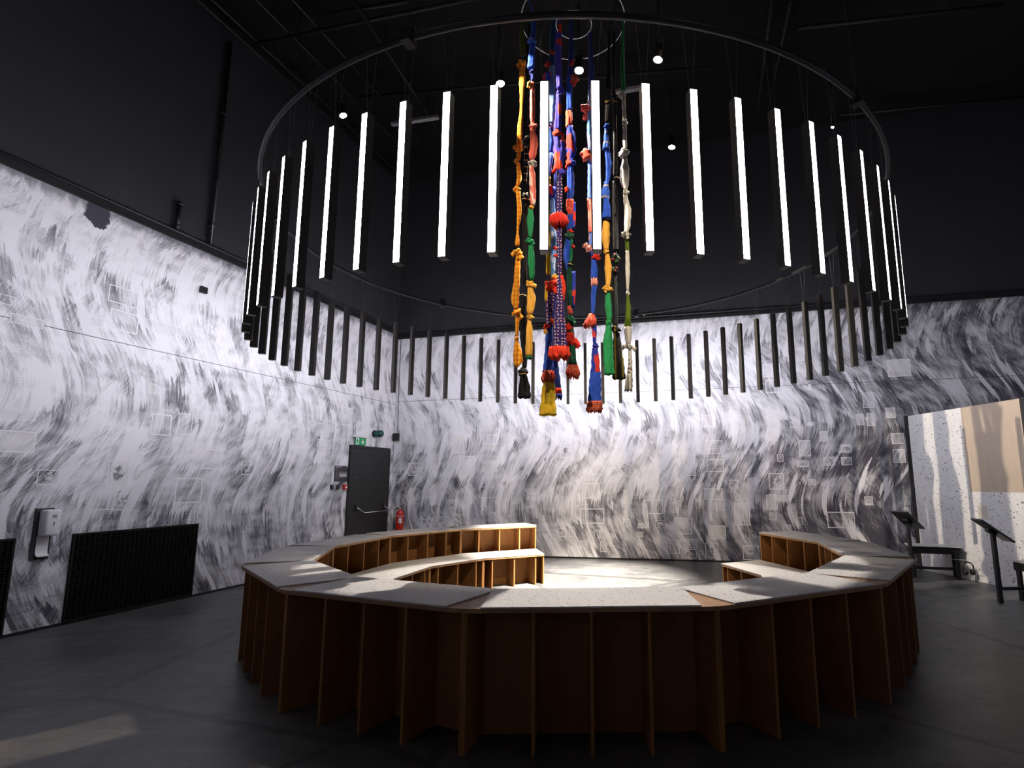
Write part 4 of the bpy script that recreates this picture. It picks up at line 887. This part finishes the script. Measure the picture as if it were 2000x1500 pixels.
# ventilation grilles
def grille(label, u0, u1, z1):
    g = thing('vent_grille', label, 'grille', mat4=WL @ Matrix.Translation((u0, T, 0.03)))
    W, H = u1 - u0, z1 - 0.03
    box('back_sheet', 0, W, 0.001, 0.006, 0, H, M['grille_back'], g)
    bm = bmesh.new()
    for a_ in ((0, W, 0, 0.02), (0, W, H - 0.02, H), (0, 0.02, 0.02, H - 0.02), (W - 0.02, W, 0.02, H - 0.02)): add_box(bm, a_[0], a_[1], 0.006, 0.026, a_[2], a_[3])
    bm_obj('frame', bm, M['grille'], g)
    bm = bmesh.new(); nz = int((H - 0.04) / 0.026); Rx = Matrix.Rotation(0.6, 4, 'X')
    for i in range(nz):
        z = 0.024 + i * 0.026
        add_box(bm, 0.02, W - 0.02, -0.007, 0.007, -0.0015, 0.0015, Matrix.Translation((0, 0.016, z + 0.008)) @ Rx)
    nx = int(W / 0.055)
    for i in range(1, nx): add_box(bm, i * W / nx - 0.004, i * W / nx + 0.004, 0.008, 0.024, 0.02, H - 0.02)
    o = bm_obj('louvre_mesh', bm, M['grille'], g); o['kind'] = 'stuff'
grille('wide black ventilation grille low on the left wall, right of the dispenser', 4.592, 6.112, 0.955)
grille('black ventilation grille cut by the left edge of the picture', 6.635, 8.1, 0.96)
bx_ = thing('wall_box', 'small black box high on the left mural', 'box', mat4=WL @ Matrix.Translation((4.87, T, 4.10)))
box('box_body', -0.045, 0.045, 0.0, 0.05, 0.0, 0.09, M['black'], bx_, 0.004); box('box_lid', -0.04, 0.04, 0.05, 0.056, 0.005, 0.085, M['black_gloss'], bx_)
# pipes on the black upper wall
rp = thing('wall_pipe', 'black vertical pipe on the upper left wall down to the mural', 'pipe', tuple(wl(4.86, 4.82, 0.06)))
tube('pipe_run', [(0, 0, 0), (0, 0, 3.2)], 0.032, M['black'], rp, 10)
for z in (0.25, 0.95, 2.0): tube('pipe_bracket', [(0, 0, z), (0, 0, z + 0.06)], 0.042, M['pipe'], rp, 10)
tube('side_cable', [(0.03, -0.03, 0.0), (0.03, -0.03, 1.25)], 0.006, M['cable'], rp, 6)
rp = thing('wall_pipe', 'short black capped pipe stub just above the left mural', 'pipe', tuple(wl(5.36, 4.82, 0.06)))
tube('pipe_run', [(0, 0, 0), (0, 0, 0.34)], 0.03, M['black'], rp, 10); tube('pipe_cap', [(0, 0, 0.34), (0, 0, 0.38)], 0.042, M['black'], rp, 10); tube('pipe_bracket', [(0, 0, 0.03), (0, 0, 0.06)], 0.04, M['pipe'], rp, 10)
# corner speaker
sp = thing('corner_speaker', 'small black speaker in the corner above the fire extinguisher', 'speaker', mat4=WB @ Matrix.Translation((0.10, T + 0.002, 2.36)))
box('speaker_body', -0.05, 0.06, 0.03, 0.13, 0.0, 0.16, M['black'], sp, 0.012); box('speaker_bracket', -0.02, 0.02, 0.0, 0.03, 0.05, 0.11, M['black'], sp)
tube('speaker_cable', [(0.0, 0.01, 0.11), (-0.02, 0.012, 0.9), (-0.02, 0.012, 2.2)], 0.006, M['black'], sp, 6)
# fire extinguisher
fe = thing('fire_extinguisher', 'red fire extinguisher hung on the wall right of the black door', 'extinguisher', mat4=WB @ Matrix.Translation((0.30, T + 0.13, 0.42)))
bm = bmesh.new(); add_lathe(bm, [(0.05, 0.0), (0.078, 0.008), (0.082, 0.03), (0.082, 0.40), (0.075, 0.44), (0.05, 0.475), (0.028, 0.485), (0.028, 0.5)], 24); bm_obj('cylinder', bm, M['red'], fe)
bm = bmesh.new(); add_lathe(bm, [(0.0832, 0.355), (0.0832, 0.375)], 24); bm_obj('pale_band', bm, M['card'], fe)
box('label_plate', 0.02, 0.075, 0.045, 0.09, 0.22, 0.33, M['sign_white'], fe, 0.004)
bm = bmesh.new(); add_lathe(bm, [(0.022, 0.5), (0.022, 0.54)], 12); bm_obj('valve', bm, M['card'], fe)
bm = bmesh.new(); add_tube(bm, [(0.0, 0, 0.545), (0.05, 0.01, 0.57), (0.09, 0.015, 0.60)], 0.009, 6); add_tube(bm, [(0.0, 0, 0.535), (0.06, 0.01, 0.535), (0.09, 0.012, 0.53)], 0.008, 6); bm_obj('lever', bm, M['black'], fe)
tube('hose', [(-0.02, 0, 0.52), (-0.08, 0.01, 0.525), (-0.125, 0.01, 0.46), (-0.13, 0.01, 0.30), (-0.115, 0.01, 0.10)], 0.011, M['black'], fe, 8)
box('wall_bracket', -0.03, 0.03, -0.11, -0.078, 0.3, 0.45, M['black'], fe)
tag(box('wall_sensor', -0.02, 0.02, 0, 0.03, 0, 0.06, M['white_plastic'], None, 0.004), 'tiny white sensor above the back mural right of the textiles', 'sensor').matrix_world = WB @ Matrix.Translation((uzB(1259, 634)[0], 0.0, 4.75))

# ------------------------------------------------------------------ pale partition on the right
PA, PZ = Vector((5.70, 9.86, 0)), Vector((6.02, 7.42, 0)); pd = (PZ - PA).normalized(); pnrm = Vector((pd.y, -pd.x, 0))
if pnrm.x > 0: pnrm = -pnrm
MP = Matrix(((pd.x, pnrm.x, 0, PA.x), (pd.y, pnrm.y, 0, PA.y), (0, 0, 1, 0), (0, 0, 0, 1)))
plen = (PZ - PA).length
def on_part(x, y):
    r = ray(x, y); t_ = (PA.x * pnrm.x + PA.y * pnrm.y) / (r.x * pnrm.x + r.y * pnrm.y); p = Vector((r.x * t_, r.y * t_, HC + r.z * t_)); return (p - PA).dot(pd), p.z
ptop = 0.5 * (on_part(1772, 814)[1] + on_part(1990, 777)[1])
part = thing('partition_panel', 'freestanding speckled pale partition wall at the right', 'partition', mat4=MP)
uL = on_part(1773, 814)[0]; uR = on_part(1991, 777)[0]; ub0, zb0 = on_part(1885, 880)[0], on_part(1897, 960)[1]
box('speckled_sheet', uL, ub0 - 0.001, -0.02, 0.0, 0.0, ptop, M['terrazzo_wall'], part)
box('speckled_sheet', ub0, uR, -0.02, 0.0, 0.0, zb0 - 0.001, M['terrazzo_wall'], part)
box('tan_sheet', ub0, uR, -0.02, -0.001, zb0, ptop, M['tan_panel'], part)
box('black_edge_post', uL - 0.085, uL - 0.002, -0.09, 0.012, 0.0, ptop + 0.01, M['black'], part)
box('black_edge_post', uR + 0.002, uR + 0.09, -0.09, 0.012, 0.0, ptop + 0.01, M['black'], part)
box('back_frame', uL, uR, -0.09, -0.021, 0.0, ptop - 0.01, M['black'], part)
lu, lz = on_part(1919.5, 1000)
lc = thing('label_card', 'small beige label card on the speckled partition', 'label', mat4=MP @ Matrix.Translation((lu, 0.0005, lz)))
box('card', -0.085, 0.085, 0, 0.004, -0.095, 0.095, M['card'], lc)
bm = bmesh.new()
for i in range(7): add_box(bm, -0.07, 0.06 - 0.02 * (i % 3), 0.004, 0.0046, 0.06 - i * 0.018, 0.064 - i * 0.018)
bm_obj('text_lines', bm, M['card_line'], lc)

# ------------------------------------------------------------------ listening stations: bench seat, post and tablet in one frame
def station(label, post, seat_c, seat_rz, seat_l, seat_w, tab_px, ph=0.80, tz=0.86, with_seat=True):
    """post base, seat centre (world), tablet facing the seat"""
    root = thing('listening_station', label, 'station', (post.x, post.y, 0))
    s = 0.022
    box('post', -s, s, -s, s, 0.0, ph, M['black_gloss'], root)
    d = Vector((seat_c.x - post.x, seat_c.y - post.y, 0)); ang = math.atan2(d.y, d.x)
    # tablet leans towards the seat
    Mt = Matrix.Translation((0, 0, tz)) @ Matrix.Rotation(ang + tab_px, 4, 'Z') @ Matrix.Rotation(math.radians(38), 4, 'Y')
    tb = box('tablet', -0.21, 0.21, -0.15, 0.15, -0.012, 0.012, M['black_gloss'], root, 0.006, M=Mt)
    box('screen', -0.19, 0.19, -0.135, 0.135, 0.0121, 0.0135, M['black'], tb, 0, M=Mt)
    box('tablet_bracket', -0.05, 0.05, -0.05, 0.05, -0.05, -0.0125, M['black'], root, 0.004, M=Mt)
    Ms = Matrix.Translation((d.x, d.y, 0)) @ Matrix.Rotation(seat_rz, 4, 'Z')
    hl, hw_ = seat_l / 2, seat_w / 2
    box('seat_top', -hl, hl, -hw_, hw_, 0.462, 0.475, M['terrazzo'], root, M=Ms)
    box('seat_frame', -hl + 0.02, hl - 0.02, -hw_ + 0.02, hw_ - 0.02, 0.36, 0.461, M['black'], root, M=Ms)
    for x in (-hl + 0.06, hl - 0.06):
        for y in (-hw_ + 0.05, hw_ - 0.05): box('leg', x - s, x + s, y - s, y + s, 0.0, 0.359, M['black_gloss'], root, M=Ms)
    box('stretcher', -hl + 0.083, hl - 0.083, -0.02, 0.02, 0.11, 0.15, M['black_gloss'], root, M=Ms)
    for x in (-hl + 0.06, hl - 0.06): box('cross_rail', x - 0.02, x + 0.02, -hw_ + 0.073, hw_ - 0.073, 0.11, 0.15, M['black_gloss'], root, M=Ms)
    q = d - d.normalized() * min(hl, 0.3); 
    Mr = Matrix.Rotation(ang, 4, 'Z'); box('floor_rail', s, d.length - hl * 0.6, -0.018, 0.018, 0.151, 0.186, M['black_gloss'], root, M=Mr)
    return root, Ms
p1 = on_z(1783, 1128, 0)
st, Ms = station('seat with a tilted tablet on a post, farther station by the pale partition', p1, Vector((5.49, 8.98, 0)), math.radians(-22), 0.70, 0.36, 0.25)
# headphones hanging on the seat end
hc = on_y(1891, 1106, 8.56)
hp = thing('headphones', 'black headphones hanging from the end of the farther seat', 'headphones', tuple(hc))
bm = bmesh.new(); Mh = Matrix.Rotation(PI / 2, 4, 'X'); add_torus(bm, (0, -0.02, 0), 0.075, 0.010, 32, 8, math.radians(-30), math.radians(210), M=Mh); bm_obj('headband', bm, M['black'], hp)
for sx_ in (-1, 1):
    bm = bmesh.new(); add_lathe(bm, [(0.025, -0.022), (0.042, -0.018), (0.042, 0.018), (0.025, 0.022)], 16, Matrix.Translation((sx_ * 0.055, 0, -0.085)) @ Matrix.Rotation(PI / 2, 4, 'Y')); bm_obj('ear_cup', bm, M['black'], hp)
tube('headphone_cable', [(0.05, 0, -0.12), (0.06, 0.0, -0.2), (0.055, 0.02, 0.004 - hc.z)], 0.004, M['black'], hp, 6)
tube('hook', [(-0.16, 0.14, 0.085), (-0.02, 0.02, 0.085), (0.0, 0.0, 0.07)], 0.005, M['steel'], hp, 6)
p2 = on_z(1955, 1178, 0)
station('seat with a tilted tablet on a post, nearer station cut by the right edge', p2, Vector((p2.x + 0.72, p2.y + 0.05, 0)), math.radians(8), 0.8, 0.36, -0.30)
p3 = on_z(2040, 1146, 0)
station('seat with a tilted tablet, only a corner showing at the right edge', p3, Vector((p3.x + 0.62, p3.y + 0.02, 0)), 0.0, 0.7, 0.36, 0.1)
